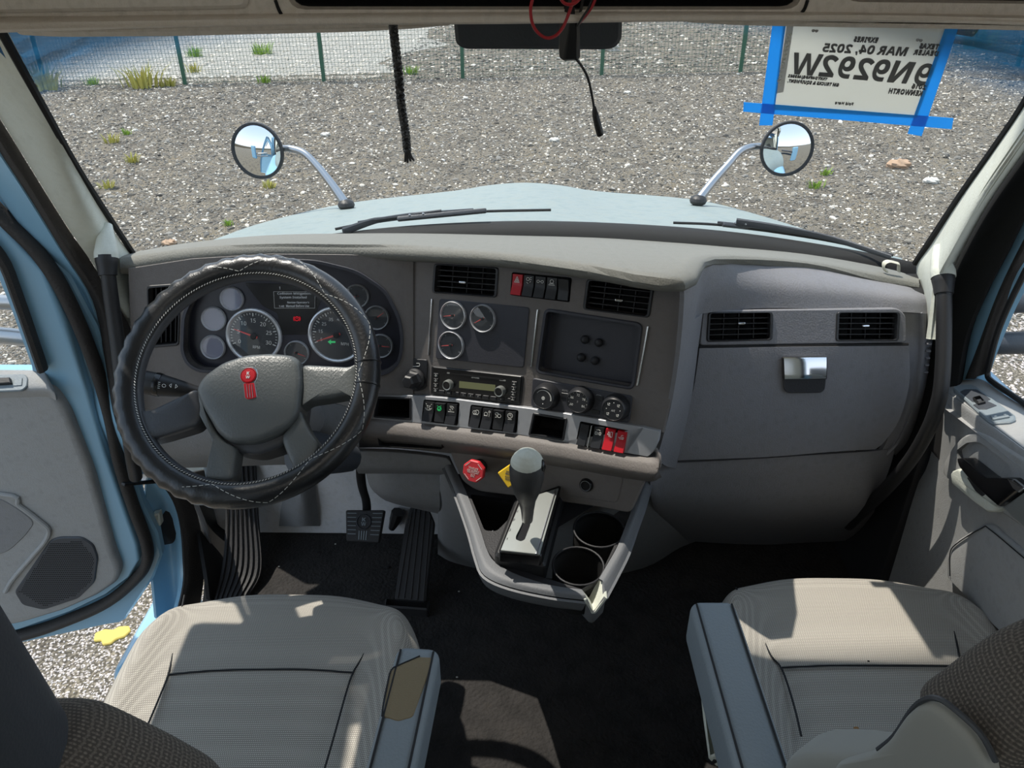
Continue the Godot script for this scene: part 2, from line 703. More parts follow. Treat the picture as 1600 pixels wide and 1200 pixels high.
	var dusty := blotch(grain(mat("paint_dusty", c8(131, 143, 142), 0.55), fine, 2.0, 0.2), noise_tex(0.03, 5, 15, false, 1.0, 256, [[0.0, 0.5, 1.0], [Color(0.9, 0.92, 0.92), Color(1, 1, 1), Color(1.0, 0.98, 0.95)]]))
	dusty.uv1_scale = Vector3.ONE * 2.0
	var carpet := blotch(grain(mat("floor_mat", c8(40, 38, 37), 0.95), fine, 5.0, 1.0), noise_tex(0.015, 5, 21, false, 1.0, 256, [[0.0, 0.5, 0.75, 1.0], [Color(0.75, 0.75, 0.75), Color(0.95, 0.95, 0.95), Color(1, 1, 1), Color(1, 0.98, 0.94)]]))
	carpet.uv1_scale = Vector3.ONE * 3.0
	var cl := mat("cloth", Color.WHITE, 0.95)
	cl.albedo_texture = cloth_image(c8(134, 129, 122), c8(206, 202, 190), c8(112, 108, 102))
	cl.uv1_triplanar = true
	cl.uv1_scale = Vector3.ONE * 36.0
	cl.rim_enabled = true
	cl.rim = 0.3
	var cl2 := mat("cloth_dark", Color.WHITE, 0.95)
	cl2.albedo_texture = cloth_image(c8(74, 70, 66), c8(122, 116, 107), c8(62, 59, 56))
	cl2.uv1_triplanar = true
	cl2.uv1_scale = Vector3.ONE * 34.0
	var rib := mat("cord_cloth", c8(150, 152, 147), 0.9)
	rib.rim_enabled = true
	rib.rim = 0.3
	mat("thread", c8(206, 206, 200), 0.8)
	mat("thread_dark", c8(28, 30, 33), 0.8)
	var tape := mat("tape", c8(70, 175, 235), 0.7)
	tape.backlight_enabled = true
	tape.backlight = Color(0.42, 0.80, 1.0)
	var paper := mat("paper", c8(225, 226, 220), 0.8)
	paper.backlight_enabled = true
	paper.backlight = Color(0.9, 0.9, 0.88)
	var ink := mat("ink", c8(96, 96, 96), 0.8)
	ink.backlight_enabled = true
	ink.backlight = Color(0.6, 0.6, 0.6)
	var inkl := mat("ink_grey", c8(130, 130, 132), 0.8)
	inkl.backlight_enabled = true
	inkl.backlight = Color(1.0, 1.0, 1.0)
	var gl := mat("glass", Color(0.75, 0.85, 0.82, 0.012), 0.0)
	gl.metallic_specular = 0.22
	gl.transparency = BaseMaterial3D.TRANSPARENCY_ALPHA
	var gg := mat("dial_glass", Color(0.7, 0.75, 0.8, 0.05), 0.02)
	gg.transparency = BaseMaterial3D.TRANSPARENCY_ALPHA
	var tint := mat("tint", Color(1, 1, 1, 1), 0.5)
	tint.transparency = BaseMaterial3D.TRANSPARENCY_ALPHA
	tint.vertex_color_use_as_albedo = true
	mat("mirror", c8(236, 240, 242), 0.0, 1.0)
	var lcd := mat("lcd", c8(30, 32, 30), 0.3)
	lcd.emission_enabled = true
	lcd.emission = c8(168, 172, 120)
	lcd.emission_energy_multiplier = 0.30
	var tel := mat("telltale_red", c8(200, 20, 40), 0.4)
	tel.emission_enabled = true
	tel.emission = c8(230, 20, 40)
	tel.emission_energy_multiplier = 0.45
	var teg := mat("telltale_green", c8(40, 200, 110), 0.4)
	teg.emission_enabled = true
	teg.emission = c8(60, 220, 130)
	teg.emission_energy_multiplier = 0.35
	var scr := mat("screen_text", c8(190, 195, 200), 0.5)
	scr.emission_enabled = true
	scr.emission = c8(200, 205, 210)
	scr.emission_energy_multiplier = 0.18
	mat("green", c8(52, 92, 70), 0.55)
	mat("wire", c8(86, 108, 92), 0.55)
	mat("wire_red", c8(170, 26, 36), 0.45)
	var gm := mat("gravel", Color.WHITE, 0.95)
	gm.albedo_texture = noise_tex(0.16, 3, 31, false, 1.0, 512, [[0.0, 0.38, 0.5, 0.66, 1.0], [c8(52, 48, 42), c8(82, 77, 67), c8(103, 97, 86), c8(130, 123, 110), c8(174, 167, 153)]])
	gm.uv1_triplanar = true
	gm.uv1_world_triplanar = true
	gm.uv1_scale = Vector3.ONE * 0.55
	gm.detail_enabled = true
	gm.detail_blend_mode = BaseMaterial3D.BLEND_MODE_MUL
	gm.detail_albedo = noise_tex(0.012, 4, 33, false, 1.0, 256, [[0.0, 0.5, 1.0], [Color(0.72, 0.7, 0.68), Color(1, 1, 1), Color(1, 0.97, 0.9)]])
	gm.uv2_triplanar = true
	gm.uv2_world_triplanar = true
	gm.uv2_scale = Vector3.ONE * 0.06
	var rub := mat("rubble", c8(176, 176, 168), 0.95)
	rub.albedo_texture = gm.albedo_texture
	rub.albedo_color = Color(1, 1, 1)
	rub.albedo_texture = noise_tex(0.2, 3, 41, false, 1.0, 256, [[0.0, 0.5, 1.0], [c8(96, 94, 88), c8(140, 139, 132), c8(176, 175, 168)]])
	rub.uv1_triplanar = true
	rub.uv1_world_triplanar = true
	rub.uv1_scale = Vector3.ONE * 0.4
	var stm := mat("stone", Color.WHITE, 0.9)
	stm.vertex_color_use_as_albedo = true
	var gb := mat("grass_green", c8(122, 150, 60), 0.8)
	gb.backlight_enabled = true
	gb.backlight = Color(0.3, 0.4, 0.1)
	var gd := mat("grass_dry", c8(172, 168, 88), 0.85)
	gd.backlight_enabled = true
	gd.backlight = Color(0.3, 0.28, 0.12)
	mat("woodchip", c8(150, 112, 72), 0.9)
	mat("white_stone", c8(200, 198, 190), 0.9)
	grain(mat("trim_dark", c8(104, 106, 109), 0.6), fine, 9.0, 0.3)
	grain(mat("knob_grey", c8(60, 60, 60), 0.5), pebble, 22.0, 0.3)
	mat("bezel", c8(214, 216, 219), 0.28, 0.55)
	grain(mat("handle_black", c8(30, 30, 31), 0.5), pebble, 20.0, 0.3)
	mat("rag_yellow", c8(206, 184, 96), 0.9)
	mat("dial_glare", c8(122, 124, 142), 0.4)  # sky glare on the left dials, put into the face colour
	mat("red_stone", c8(168, 142, 118), 0.9)
	mat("strap_clip", c8(190, 188, 172), 0.7)

# ---------- the yard outside
func gy(x: float, z: float) -> float:
	return 0.023 * x + 0.0 * z
func pebble_mesh(k: int) -> ArrayMesh:
	var r := RandomNumberGenerator.new()
	r.seed = 100 + k
	var g := G.new()
	var rings := []
	for i in 3:
		var ring := []
		for j in 6:
			var a := TAU * (j + 0.5 * i) / 6.0
			var w: float = [0.72, 1.0, 0.62][i] * r.randf_range(0.8, 1.15)
			ring.append(Vector3(cos(a) * w, [-0.45, 0.05, 0.5][i] + r.randf_range(-0.12, 0.12), sin(a) * w * 0.8))
		rings.append(ring)
	for i in 2:
		for j in 6:
			var m := (j + 1) % 6
			g.tri(rings[i][j], rings[i + 1][j], rings[i][m])
			g.tri(rings[i][m], rings[i + 1][j], rings[i + 1][m])
	for j in 6: g.tri(rings[2][j], Vector3(0, 0.62, 0), rings[2][(j + 1) % 6])
	return g.mesh(M["stone"], Vector3.ZERO, 25.0)
func scatter(called: String, label: String, mesh: ArrayMesh, n: int, place: Callable, tone: Callable, parent: Node3D = null) -> void:
	var mm := MultiMesh.new()
	mm.transform_format = MultiMesh.TRANSFORM_3D
	mm.use_colors = true
	mm.mesh = mesh
	mm.instance_count = n
	for i in n:
		var q: Array = place.call()
		var p: Vector3 = q[0]
		var s: float = q[1]
		var b := Basis(Vector3.UP, rng.randf() * TAU) * Basis(Vector3.RIGHT, rng.randf_range(-0.5, 0.5))
		b = b.scaled_local(Vector3(s, s * rng.randf_range(0.35, 0.8), s * rng.randf_range(0.6, 1.0)))
		mm.set_instance_transform(i, Transform3D(b, Vector3(p.x, gy(p.x, p.z) + s * 0.12, p.z)))
		mm.set_instance_color(i, tone.call(p))
	var o := MultiMeshInstance3D.new()
	o.multimesh = mm
	o.name = numbered(called)
	add_child(o)
	tag(o, label, "gravel")
	stuff(o)
func ground_and_fence() -> void:
	var rows := []
	for i in 41:
		var row := []
		var z := lerpf(50.0, -75.0, i / 40.0)
		for j in 41:
			var x := lerpf(-60.0, 60.0, j / 40.0)
			row.append(Vector3(x, 0.023 * x, z))
		rows.append(row)
	var gr := part("ground", skin(rows, 0.0, Vector3(0, 100, 0)), M["gravel"])
	struct(tag(gr, "grey stony gravel yard in front of and around the lorry", "ground"))
	var tone := func(p: Vector3) -> Color:
		var k := rng.randf()
		var b := 0.075 + 0.17 * k
		if k > 0.86: b = rng.randf_range(0.45, 0.68)
		elif k < 0.25: b = rng.randf_range(0.05, 0.12)
		if p.z < -19.6 and p.x < -3.5: b = b * 0.6 + 0.32
		var w := rng.randf_range(-0.5, 1.0) * 0.06
		return Color(b * (1.06 + w), b * (1.0 + w * 0.3), b * (0.88 - w * 0.7))
	var far := func() -> Array:
		var d := rng.randf_range(5.0, 20.0)
		var w := 0.74 * d + 0.8
		return [Vector3(rng.randf_range(-w, w), 0, -d), rng.randf_range(0.009, 0.020) * (1.0 + 0.04 * d) * (2.2 if rng.randf() > 0.975 else 1.0)]
	for k in 3: scatter("gravel_stones", ["grey angular gravel stones strewn over the yard before the fence", "pale flat gravel stones mixed over the yard before the fence", "dark and light crushed stones covering the yard before the fence"][k], pebble_mesh(k), 34000, far, tone)
	var back := func() -> Array:
		var d := 20.2 + 13.0 * pow(rng.randf(), 1.3)
		return [Vector3(rng.randf_range(-0.74 * d, 0.74 * d), 0, -d), rng.randf_range(0.03, 0.075)]
	scatter("gravel_stones", "whitish rubble stones lying beyond the mesh fence", pebble_mesh(4), 14000, back, tone)
	var near := func() -> Array:
		var l := rng.randf() < 0.72
		return [Vector3(rng.randf_range(-3.4, -1.3) if l else rng.randf_range(-6.5, -3.0), 0, -rng.randf_range(1.2, 3.6) if l else -rng.randf_range(3.8, 7.5)), rng.randf_range(0.005, 0.0095)]
	var near_tone := func(p: Vector3) -> Color:
		var b := rng.randf_range(0.34, 0.56)
		var w := rng.randf_range(-0.2, 1.0) * 0.07
		return Color(b * (1.06 + w), b * (0.98 + w * 0.2), b * (0.93 - w * 0.5))
	scatter("gravel_stones", "small pinkish gravel on the ground below the open driver's door", pebble_mesh(5), 36000, near, near_tone)
	var right := func() -> Array:
		return [Vector3(rng.randf_range(2.0, 7.0), 0, -rng.randf_range(2.4, 6.3)), rng.randf_range(0.008, 0.018)]
	scatter("gravel_stones", "pale gravel on the ground outside the passenger window", pebble_mesh(6), 20000, right, near_tone)

	var bed := []
	for d in [20.3, 22.0, 24.0, 26.0, 28.0, 31.0, 34.0, 40.0, 70.0]: bed.append([Vector3(-45, -1.025, -d), Vector3(-15, -0.335, -d), Vector3(-3.2 - 0.9 * sin(d * 0.9), -0.066 - 0.0207 * sin(d * 0.9), -d)])
	struct(tag(part("ground", skin(bed, 0.0, Vector3(0, 100, 0)), M["rubble"]), "whitish rubble bed beyond the wire fence", "ground"))
	# the wire fence
	var fd := 19.2
	var bases := []
	for k in range(-2, 8):
		var p := zd(72 + 217.6 * k, 127.7 - 5.0 * k, fd)
		bases.append(Vector3(p.x, gy(p.x, p.z) - 0.02, p.z))
	var lean := Vector3(-0.03, 1, 0).normalized()
	var fence := thing("wire_fence", "green post and wire mesh fence across the yard ahead of the lorry", "fence", bases[0])
	for b in bases:
		var g := rbox(frame(b + lean * 0.98, Vector3.RIGHT, lean), Vector3(0.085, 2.0, 0.06), 0.008, 1)
		part("post", g, M["green"], fence)
	var span: Vector3 = bases[5] - bases[4]
	var L := span.length()
	var mg := G.new()
	var add_wire := func(a: Vector3, b: Vector3, w: float):
		var t := frame((a + b) * 0.5, b - a, Vector3.BACK)
		mg.add(rbox(t, Vector3(a.distance_to(b), w, w), 0.0, 0))
	for i in 41:
		var x := L * (i + 0.5) / 41.0
		add_wire.call(Vector3(x, 0.04, 0), Vector3(x, 1.9, 0), 0.0065)
	for j in 21: add_wire.call(Vector3(0, 0.06 + j * 0.092, 0), Vector3(L, 0.06 + j * 0.092, 0), 0.0065)
	var am := mg.mesh(M["wire"], Vector3.ZERO)
	for k in bases.size() - 1:
		var o := MeshInstance3D.new()
		o.mesh = am
		o.name = "mesh_panel"
		var a: Vector3 = bases[k]
		o.transform = Transform3D(frame(Vector3.ZERO, bases[k + 1] - a, lean).basis, a - bases[0])
		fence.add_child(o, true)
		org[o] = bases[0]
		stuff(o)

	# plants and loose stones, each where it grows or lies
	var tufts := [[60, 122, 2.2, 1, "big green grass tuft at the foot of the leftmost fence post"], [222, 122, 1.9, 1, "tall dry grass tuft between the two leftmost fence posts"], [303, 76, 1.1, 0, "leafy green weed behind the fence right of the second post"], [408, 75, 1.3, 0, "low green weed patch beyond the fence near the third post"],
		[260, 121, 0.8, 1, "short dry grass tuft just left of the second fence post"], [300, 101, 0.9, 1, "orange dry grass at the fence right of the second post"], [140, 116, 0.7, 0, "sparse green grass by the fence near the leftmost post"], [412, 120, 0.7, 0, "small green weed at the fence left of the third post"],
		[640, 112, 0.8, 0, "green weed at the fence left of the braided cord"], [1525, 94, 2.0, 0, "bushy green weed at the fence right of the paper tag"], [1560, 100, 1.1, 1, "dry grass clump at the fence far right of the paper tag"], [172, 208, 0.55, 1, "dry yellow grass tuft alone on the gravel at the far left"], [196, 196, 0.4, 0, "small green sprout beside the dry tuft on the left gravel"],
		[204, 240, 0.5, 1, "faint dry tuft on the gravel left of the left round mirror"], [1287, 284, 0.34, 0, "small green weed on the gravel right of the right round mirror"], [1272, 304, 0.42, 0, "yellow green weed above the wiper end on the right"], [165, 280, 0.45, 1, "dry tuft on gravel beside the left windscreen pillar"], [420, 285, 0.4, 1, "orange dry tuft on the gravel under the left round mirror"], [355, 342, 0.25, 0, "tiny green weed just above the bonnet on the left"]]
	for t in tufts:
		var p := yh(t[0], t[1], -FL)
		p.y = gy(p.x, p.z)
		var s: float = t[2]
		var g := G.new()
		for i in int(26 + 30 * s):
			var a := rng.randf() * TAU
			var r := rng.randf() * 0.16 * s
			var q := p + Vector3(cos(a) * r * 1.6, 0, sin(a) * r)
			var h := rng.randf_range(0.10, 0.30) * s
			var o := Vector3(cos(a), 0, sin(a)) * h * rng.randf_range(0.2, 0.8)
			var w := Vector3(-sin(a), 0, cos(a)) * (0.006 + 0.010 * s)
			var m := q + o * 0.35 + Vector3(0, h * 0.65, 0)
			var e := q + o + Vector3(0, h, 0)
			g.quad(q - w, q + w, m + w * 0.8, m - w * 0.8)
			g.tri(m - w * 0.8, m + w * 0.8, e)
		var th := thing("grass_tuft", t[4], "grass", p, "weeds and grass tufts in the yard")
		part("blades", g, M["grass_dry"] if t[3] == 1 else M["grass_green"], th)
	var stones := [[262, 370, 0.085, "red_stone", "knobbly brownish stone on the gravel above the driver's dashboard"], [508, 205, 0.09, "white_stone", "white flat stone on the gravel left of the braided cord"], [866, 222, 0.09, "white_stone", "white sliver of stone on the gravel below the hanging plug"], [980, 150, 0.08, "white_stone", "pale flat stone on the gravel right of the hanging plug"], [950, 82, 0.32, "white_stone", "large pale slab lying beyond the fence under the dark centre flap"], [1312, 196, 0.09, "yellow", "yellow scrap on the gravel under the blue tape"], [1450, 300, 0.10, "white_stone", "white stone on the gravel at the right near the pillar"], [1400, 275, 0.16, "red_stone", "brown lump of earth on the gravel right of the right mirror"], [300, 102, 0.02, "white_stone", "pale chip on the ground by the second fence post"]]
	var lump := FastNoiseLite.new()
	lump.frequency = 0.25
	for t in stones:
		var p := yh(t[0], t[1], -FL)
		p.y = gy(p.x, p.z) + t[2] * 0.2
		var g := ball(p, Vector3(t[2], t[2] * 0.45, t[2] * 0.7), 18)
		var g2 := G.new()
		for q in g.v:
			var d: Vector3 = q - p
			g2.v.append(p + d * (1.0 + 0.55 * lump.get_noise_3dv(d * 9.0 / t[2])))
		tag(part("stone", g2, M[t[3]], null, 25.0), t[4], "stone", "loose stones on the yard")
	var yp := yh(168, 986, -FL)
	yp.y = gy(yp.x, yp.z)
	var leaf := []
	for q in [[-0.09, -0.02], [-0.05, -0.05], [0.0, -0.045], [0.02, -0.07], [0.075, -0.075], [0.10, -0.04], [0.085, 0.0], [0.045, 0.02], [0.03, 0.05], [-0.01, 0.06], [-0.03, 0.03], [-0.07, 0.035]]: leaf.append(yp + Vector3(q[0], 0.03, q[1]))
	tag(part("rag", slab(soft(leaf.map(func(q): return yp + (q - yp) * 0.85 - Vector3(0, 0.012, 0)), 0.008), 0.012, 0.004, [], yp + Vector3.UP), M["rag_yellow"]), "yellow rag or scrap on the gravel under the driver's door corner", "rag")

# ---------- the cab's shell
func shell() -> void:
	var tilt := PI / 2
	var box := func(x0: float, x1: float, h0: float, h1: float, d0: float, d1: float, r := 0.01) -> G:
		return rbox(Transform3D(Basis.IDENTITY, V((x0 + x1) / 2, (h0 + h1) / 2, (d0 + d1) / 2)), Vector3(absf(x1 - x0), absf(h1 - h0), absf(d1 - d0)), r, 1)
	var fl := slab([V(-0.85, 0, 1.56), V(-0.92, 0, 1.95), V(0.97, 0, 1.95), V(0.97, 0, -1.7), V(-0.99, 0, -1.7), V(-0.99, 0, 0.35), V(-0.80, 0, 0.6)], 0.08, 0.004)
	struct(tag(part("floor", fl, M["floor_mat"]), "black carpeted cab floor dusted with crumbs", "floor"))
	struct(tag(part("wall_front", box.call(-0.93, 0.975, 0.0, 0.84, 1.805, 1.835), M["bulkhead"]), "grey bulkhead in front of the pedals", "wall"))
	var win := func(x: float) -> Array: return soft([V(x, 0.75, -0.25), V(x, 0.75, -1.25), V(x, 1.75, -1.25), V(x, 1.75, -0.25)], 0.08)
	var side := func(x: float) -> Array: return [V(x, 0.0, 0.35), V(x, 2.1, 0.35), V(x, 2.1, -1.7), V(x, 0.0, -1.7)]
	var wl := part("wall_left", slab(side.call(-0.98), 0.05, 0.0, [win.call(-0.98)], V(0, 1, -0.5)), M["trim_light"])
	struct(tag(wl, "pale sleeper side wall behind the driver's door opening", "wall"))
	part("outer_panel", slab(side.call(-1.06), 0.03, 0.0, [win.call(-1.06)], V(-9, 1, -0.5)), M["paint"], wl)
	var wr := part("wall_right", slab(side.call(0.98), 0.05, 0.0, [win.call(0.98)], V(0, 1, -0.5)), M["trim_light"])
	struct(tag(wr, "pale sleeper side wall behind the passenger door", "wall"))
	part("outer_panel", slab(side.call(1.06), 0.03, 0.0, [win.call(1.06)], V(9, 1, -0.5)), M["paint"], wr)
	part("sleeper_pane", slab(win.call(-1.0), 0.004, 0.0), M["glass"], wl)
	part("sleeper_pane", slab(win.call(1.0), 0.004, 0.0), M["glass"], wr)
	struct(tag(part("wall_back", box.call(-1.0, 1.0, 0.0, 2.1, -1.7, -1.76), M["trim_light"]), "pale rear wall of the sleeper", "wall"))
	struct(tag(part("ceiling", box.call(-1.02, 1.02, 2.1, 2.16, 1.05, -1.76), M["headliner"]), "beige padded cab ceiling", "ceiling"))
	# upper side rails above the doors; driver's one sized to shade the seat
	struct(tag(part("trim_1", box.call(-1.055, -0.93, 1.46, 2.1, 1.345, 0.35, 0.02), M["trim_light"]), "pale rail above the driver's door opening", "trim"))
	struct(tag(part("trim_2", box.call(0.95, 1.10, 1.60, 2.1, 1.35, 0.35, 0.02), M["trim_light"]), "pale rail above the passenger door", "trim"))

	# fill lamps added to the unseen sleeper ceiling to brighten the cab
	for x: float in [-0.45, 0.45]:
		var d := thing("fill_lamp", "white rectangular fill lamp added on the unseen sleeper ceiling, " + ("driver's side" if x < 0 else "passenger's side"), "lamp", V(x, 2.06, -0.35), "added fill lamps on the sleeper ceiling")
		part("housing", box.call(x - 0.17, x + 0.17, 2.075, 2.1, -0.47, -0.23), M["trim_light"], d)
		part("lens", box.call(x - 0.15, x + 0.15, 2.055, 2.075, -0.45, -0.25), M["fill_lamp"], d)
		var al := AreaLight3D.new()
		al.name = "light"
		al.area_size = Vector2(0.30, 0.20)
		al.light_energy = FILL
		al.light_color = Color(1.0, 0.98, 0.95)
		al.area_range = 12.0
		al.shadow_enabled = true
		d.add_child(al, true)
		al.transform = Transform3D(Basis.from_euler(Vector3(deg_to_rad(-90.0), 0, 0)), V(x, 2.05, -0.35) - d.position)
	# dark kick panels closing the footwells
	tag(part("kick_panel", box.call(0.94, 0.97, 0.0, 0.80, 1.50, 1.804), M["recess"]), "dark kick panel at the passenger's feet beside the door", "kick panel")

func bonnet() -> void:
	var t := thing("bonnet", "pale blue sloping lorry bonnet seen through the windscreen", "bonnet", V(0, 0.4, 2.4))
	var near := zdr([285, 410, 1.86, 330, 392, 1.9, 420, 384, 1.92, 540, 372, 1.94, 680, 362, 1.96, 760, 358, 1.96, 820, 357, 1.96, 880, 358, 1.96, 960, 360, 1.96, 1100, 370, 1.94, 1220, 384, 1.92, 1340, 404, 1.9, 1420, 420, 1.86])
	var mid := zdr([296, 397, 1.98, 345, 378, 2.05, 425, 362, 2.2, 542, 345, 2.3, 690, 330, 2.35, 752, 322, 2.35, 820, 319, 2.35, 888, 322, 2.35, 956, 331, 2.35, 1094, 341, 2.3, 1204, 359, 2.2, 1322, 387, 2.05, 1410, 409, 1.98])
	var crest := zdr([306, 389, 2.05, 352, 368, 2.2, 426, 346, 2.5, 542, 321, 2.75, 706, 302, 2.9, 762, 293, 2.95, 820, 289, 2.95, 876, 293, 2.95, 940, 303, 2.9, 1090, 316, 2.75, 1190, 339, 2.5, 1300, 373, 2.2, 1402, 402, 2.05])
	var front := []
	var low := []
	var skirt := []
	for p in crest:
		front.append(p + Vector3(p.x * 0.02, -0.10, -0.28))
		low.append(p + Vector3(p.x * 0.03, -0.42, -0.42))
	for p in near: skirt.append(p + Vector3(0, -0.06, 0.02))
	part("bonnet_skin", sheet([skirt, near, mid, crest, front, low], 4, 5, 0.004, EYE + Vector3(0, 3, 0)), M["paint_dusty"], t, 60.0)
	# wings at both sides under the bonnet
	for s: float in [-1.0, 1.0]:
		var a := []
		for q in [[0.92, 0.80, 1.95], [0.97, 0.72, 2.2], [0.98, 0.66, 2.6], [0.96, 0.5, 3.0]]: a.append(V(q[0] * s, q[1], q[2]))
		var b := []
		for q in a: b.append(q + Vector3(0.14 * s, -0.16, 0))
		var c := []
		for q in b: c.append(q + Vector3(0.02 * s, -0.7, 0))
		var i := []
		for q in a: i.append(q + Vector3(-0.3 * s, 0.03, 0))
		part("wing", sheet([i, a, b, c], 4, 4, 0.004, V(s * 4.0, 3.0, 2.2)), M["paint"], t, 50.0)
	# black cowl under the glass
	var k0 := zdr([225, 420, 1.74, 330, 400, 1.80, 470, 380, 1.85, 640, 366, 1.88, 820, 360, 1.89, 1000, 366, 1.88, 1160, 378, 1.85, 1320, 402, 1.80, 1440, 424, 1.74])
	var k1 := zdr([225, 410, 1.76, 330, 392, 1.86, 470, 373, 1.92, 640, 352.5, 1.95, 820, 345, 1.96, 1000, 350.5, 1.95, 1160, 364, 1.92, 1320, 388, 1.86, 1430, 411, 1.76])
	var k2 := []
	for p in k0: k2.append(p + Vector3(0, -0.08, 0.03))
	var k3 := []
	for p in k1: k3.append(p + Vector3(0, -0.05, -0.02))
	tag(part("cowl_panel", sheet([k2, k0, k1, k3], 5, 3, 0.006), M["void"], null, 50.0), "black cowl strip between dashboard and blue bonnet", "cowl")
	wiper([[524, 358, 1.90], [560, 351, 1.93], [640, 340, 1.95], [740, 331, 1.96], [861, 328, 1.95]], [[536, 362, 1.885], [580, 346.5, 1.93], [606, 342, 1.94], [690, 330.5, 1.95]], [620, 341, 760, 327.5], "long black wiper lying before the driver across the bonnet edge")
	wiper([[1052, 348, 1.95], [1120, 351, 1.94], [1200, 361, 1.92], [1300, 377, 1.86], [1396, 399, 1.79]], [[1150, 347, 1.93], [1215, 356, 1.90], [1300, 373, 1.85], [1392, 402, 1.76]], [1130, 349, 1240, 362], "dark wiper at the right before the passenger's dashboard")
	bonnet_mirror(Vector2(402, 236), 41, 44, [[541, 320, 2.62], [520, 290, 2.66], [497, 261, 2.70], [476, 240, 2.73], [455, 232.5, 2.75], [440, 232, 2.78]], "round convex mirror on a bent arm at the bonnet's left", 1.0)
	bonnet_mirror(Vector2(1230, 233), 44, 43, [[1091, 313, 2.62], [1113, 285, 2.66], [1137, 258, 2.70], [1155, 238, 2.73], [1172, 230, 2.75], [1190, 228.5, 2.78]], "round convex mirror on a bent arm at the bonnet's right", -1.0)
func wiper(blade: Array, arm: Array, clip: Array, label: String) -> void:
	var b := []
	for q in blade: b.append(zd(q[0], q[1], q[2]))
	var t := thing("wiper", label, "wiper", b[0])
	part("rubber_blade", tube(b, 0.0035, 6, 5), M["black"], t)
	var up := []
	for q in b: up.append(q + Vector3(0, 0.008, 0.004))
	part("spine", tube(up.slice(1, 4), [0.003, 0.006, 0.003], 6, 5), M["vinyl_dark"], t)
	var a := []
	for q in arm: a.append(zd(q[0], q[1], q[2]))
	part("arm", tube(a, [0.011, 0.008, 0.006], 8, 5, true, 0.5, Vector3.UP), M["vinyl_dark"], t)
	var c0 := zd(clip[0], clip[1], 1.925)
	var c1 := zd(clip[2], clip[3], 1.935)
	part("clip", bar(c0, c1, 0.012, 0.014, Vector3(0, 0.6, 0.8)), M["vinyl_dark"], t)
	for f in [0.15, 0.3]: part("rivet", ball(c0.lerp(c1, f) + Vector3(0, 0.007, 0.008), Vector3.ONE * 0.0035, 8), M["satin"], t)
func bonnet_mirror(c: Vector2, rx: float, ry: float, arm: Array, label: String, s: float) -> void:
	var d := 2.75
	var at := zd(c.x, c.y, d)
	var r := (zd(c.x, c.y - ry, d) - at).length() * 0.99
	var n := Vector3(-0.17 if s > 0 else 0.05, 0.065, 1).normalized()
	var a := []
	for q in arm: a.append(zd(q[0], q[1], q[2]))
	var t := thing("bonnet_mirror", label, "mirror", a[0])
	part("arm", tube(a, [0.016, 0.0125, 0.0115], 12, 6), M["satin"], t)
	part("bracket", ball(a[0], Vector3(0.03, 0.02, 0.03), 12), M["black"], t)
	part("shell", lathe([Vector2(r, 0.0), Vector2(r * 1.01, -0.008), Vector2(r * 0.93, -0.022), Vector2(r * 0.6, -0.045), Vector2(0, -0.055)], at, n, 36), M["satin"], t)
	part("rim", lathe([Vector2(r * 0.9, 0.001), Vector2(r * 0.93, 0.006), Vector2(r, 0.005), Vector2(r * 1.02, -0.003), Vector2(r, -0.01)], at, n, 40), M["rubber"], t)
	var prof := []
	var R := 0.26
	for i in 13:
		var x := r * 0.92 * (1.0 - i / 12.0)
		prof.append(Vector2(x if i < 12 else 0.0, sqrt(R * R - x * x) - sqrt(R * R - r * r * 0.85) + 0.001))
	part("mirror_glass", lathe(prof, at, n, 48), M["mirror"], t, 80.0)

# ---------- windscreen: a raked sheet that bows forward in the middle
func ws_d(x: float, h: float) -> float:
	return 1.86 - 1.0 * (h - 0.93) - 0.155 * x * x
func ws(u: float, v: float, off := 0.0) -> Vector3:
	var r := ray(u, v)
	var lo := 0.3
	var hi := 4.0
	for i in 40:
		var m := (lo + hi) / 2
		var p := EYE + r * m
		if -p.z > ws_d(p.x, p.y - FL) - off: hi = m
		else: lo = m
	return EYE + r * lo
func ws_patch(q: Array, off: float, n := 8) -> Array:
	var rows := []
	for i in n + 1:
		var row := []
		for j in n + 1:
			var t := float(i) / n
			var s := float(j) / n
			var a := Vector2(q[0], q[1]).lerp(Vector2(q[2], q[3]), s)
			var b := Vector2(q[6], q[7]).lerp(Vector2(q[4], q[5]), s)
			var c := a.lerp(b, t)
			row.append(ws(c.x, c.y, off))
		rows.append(row)
	return rows
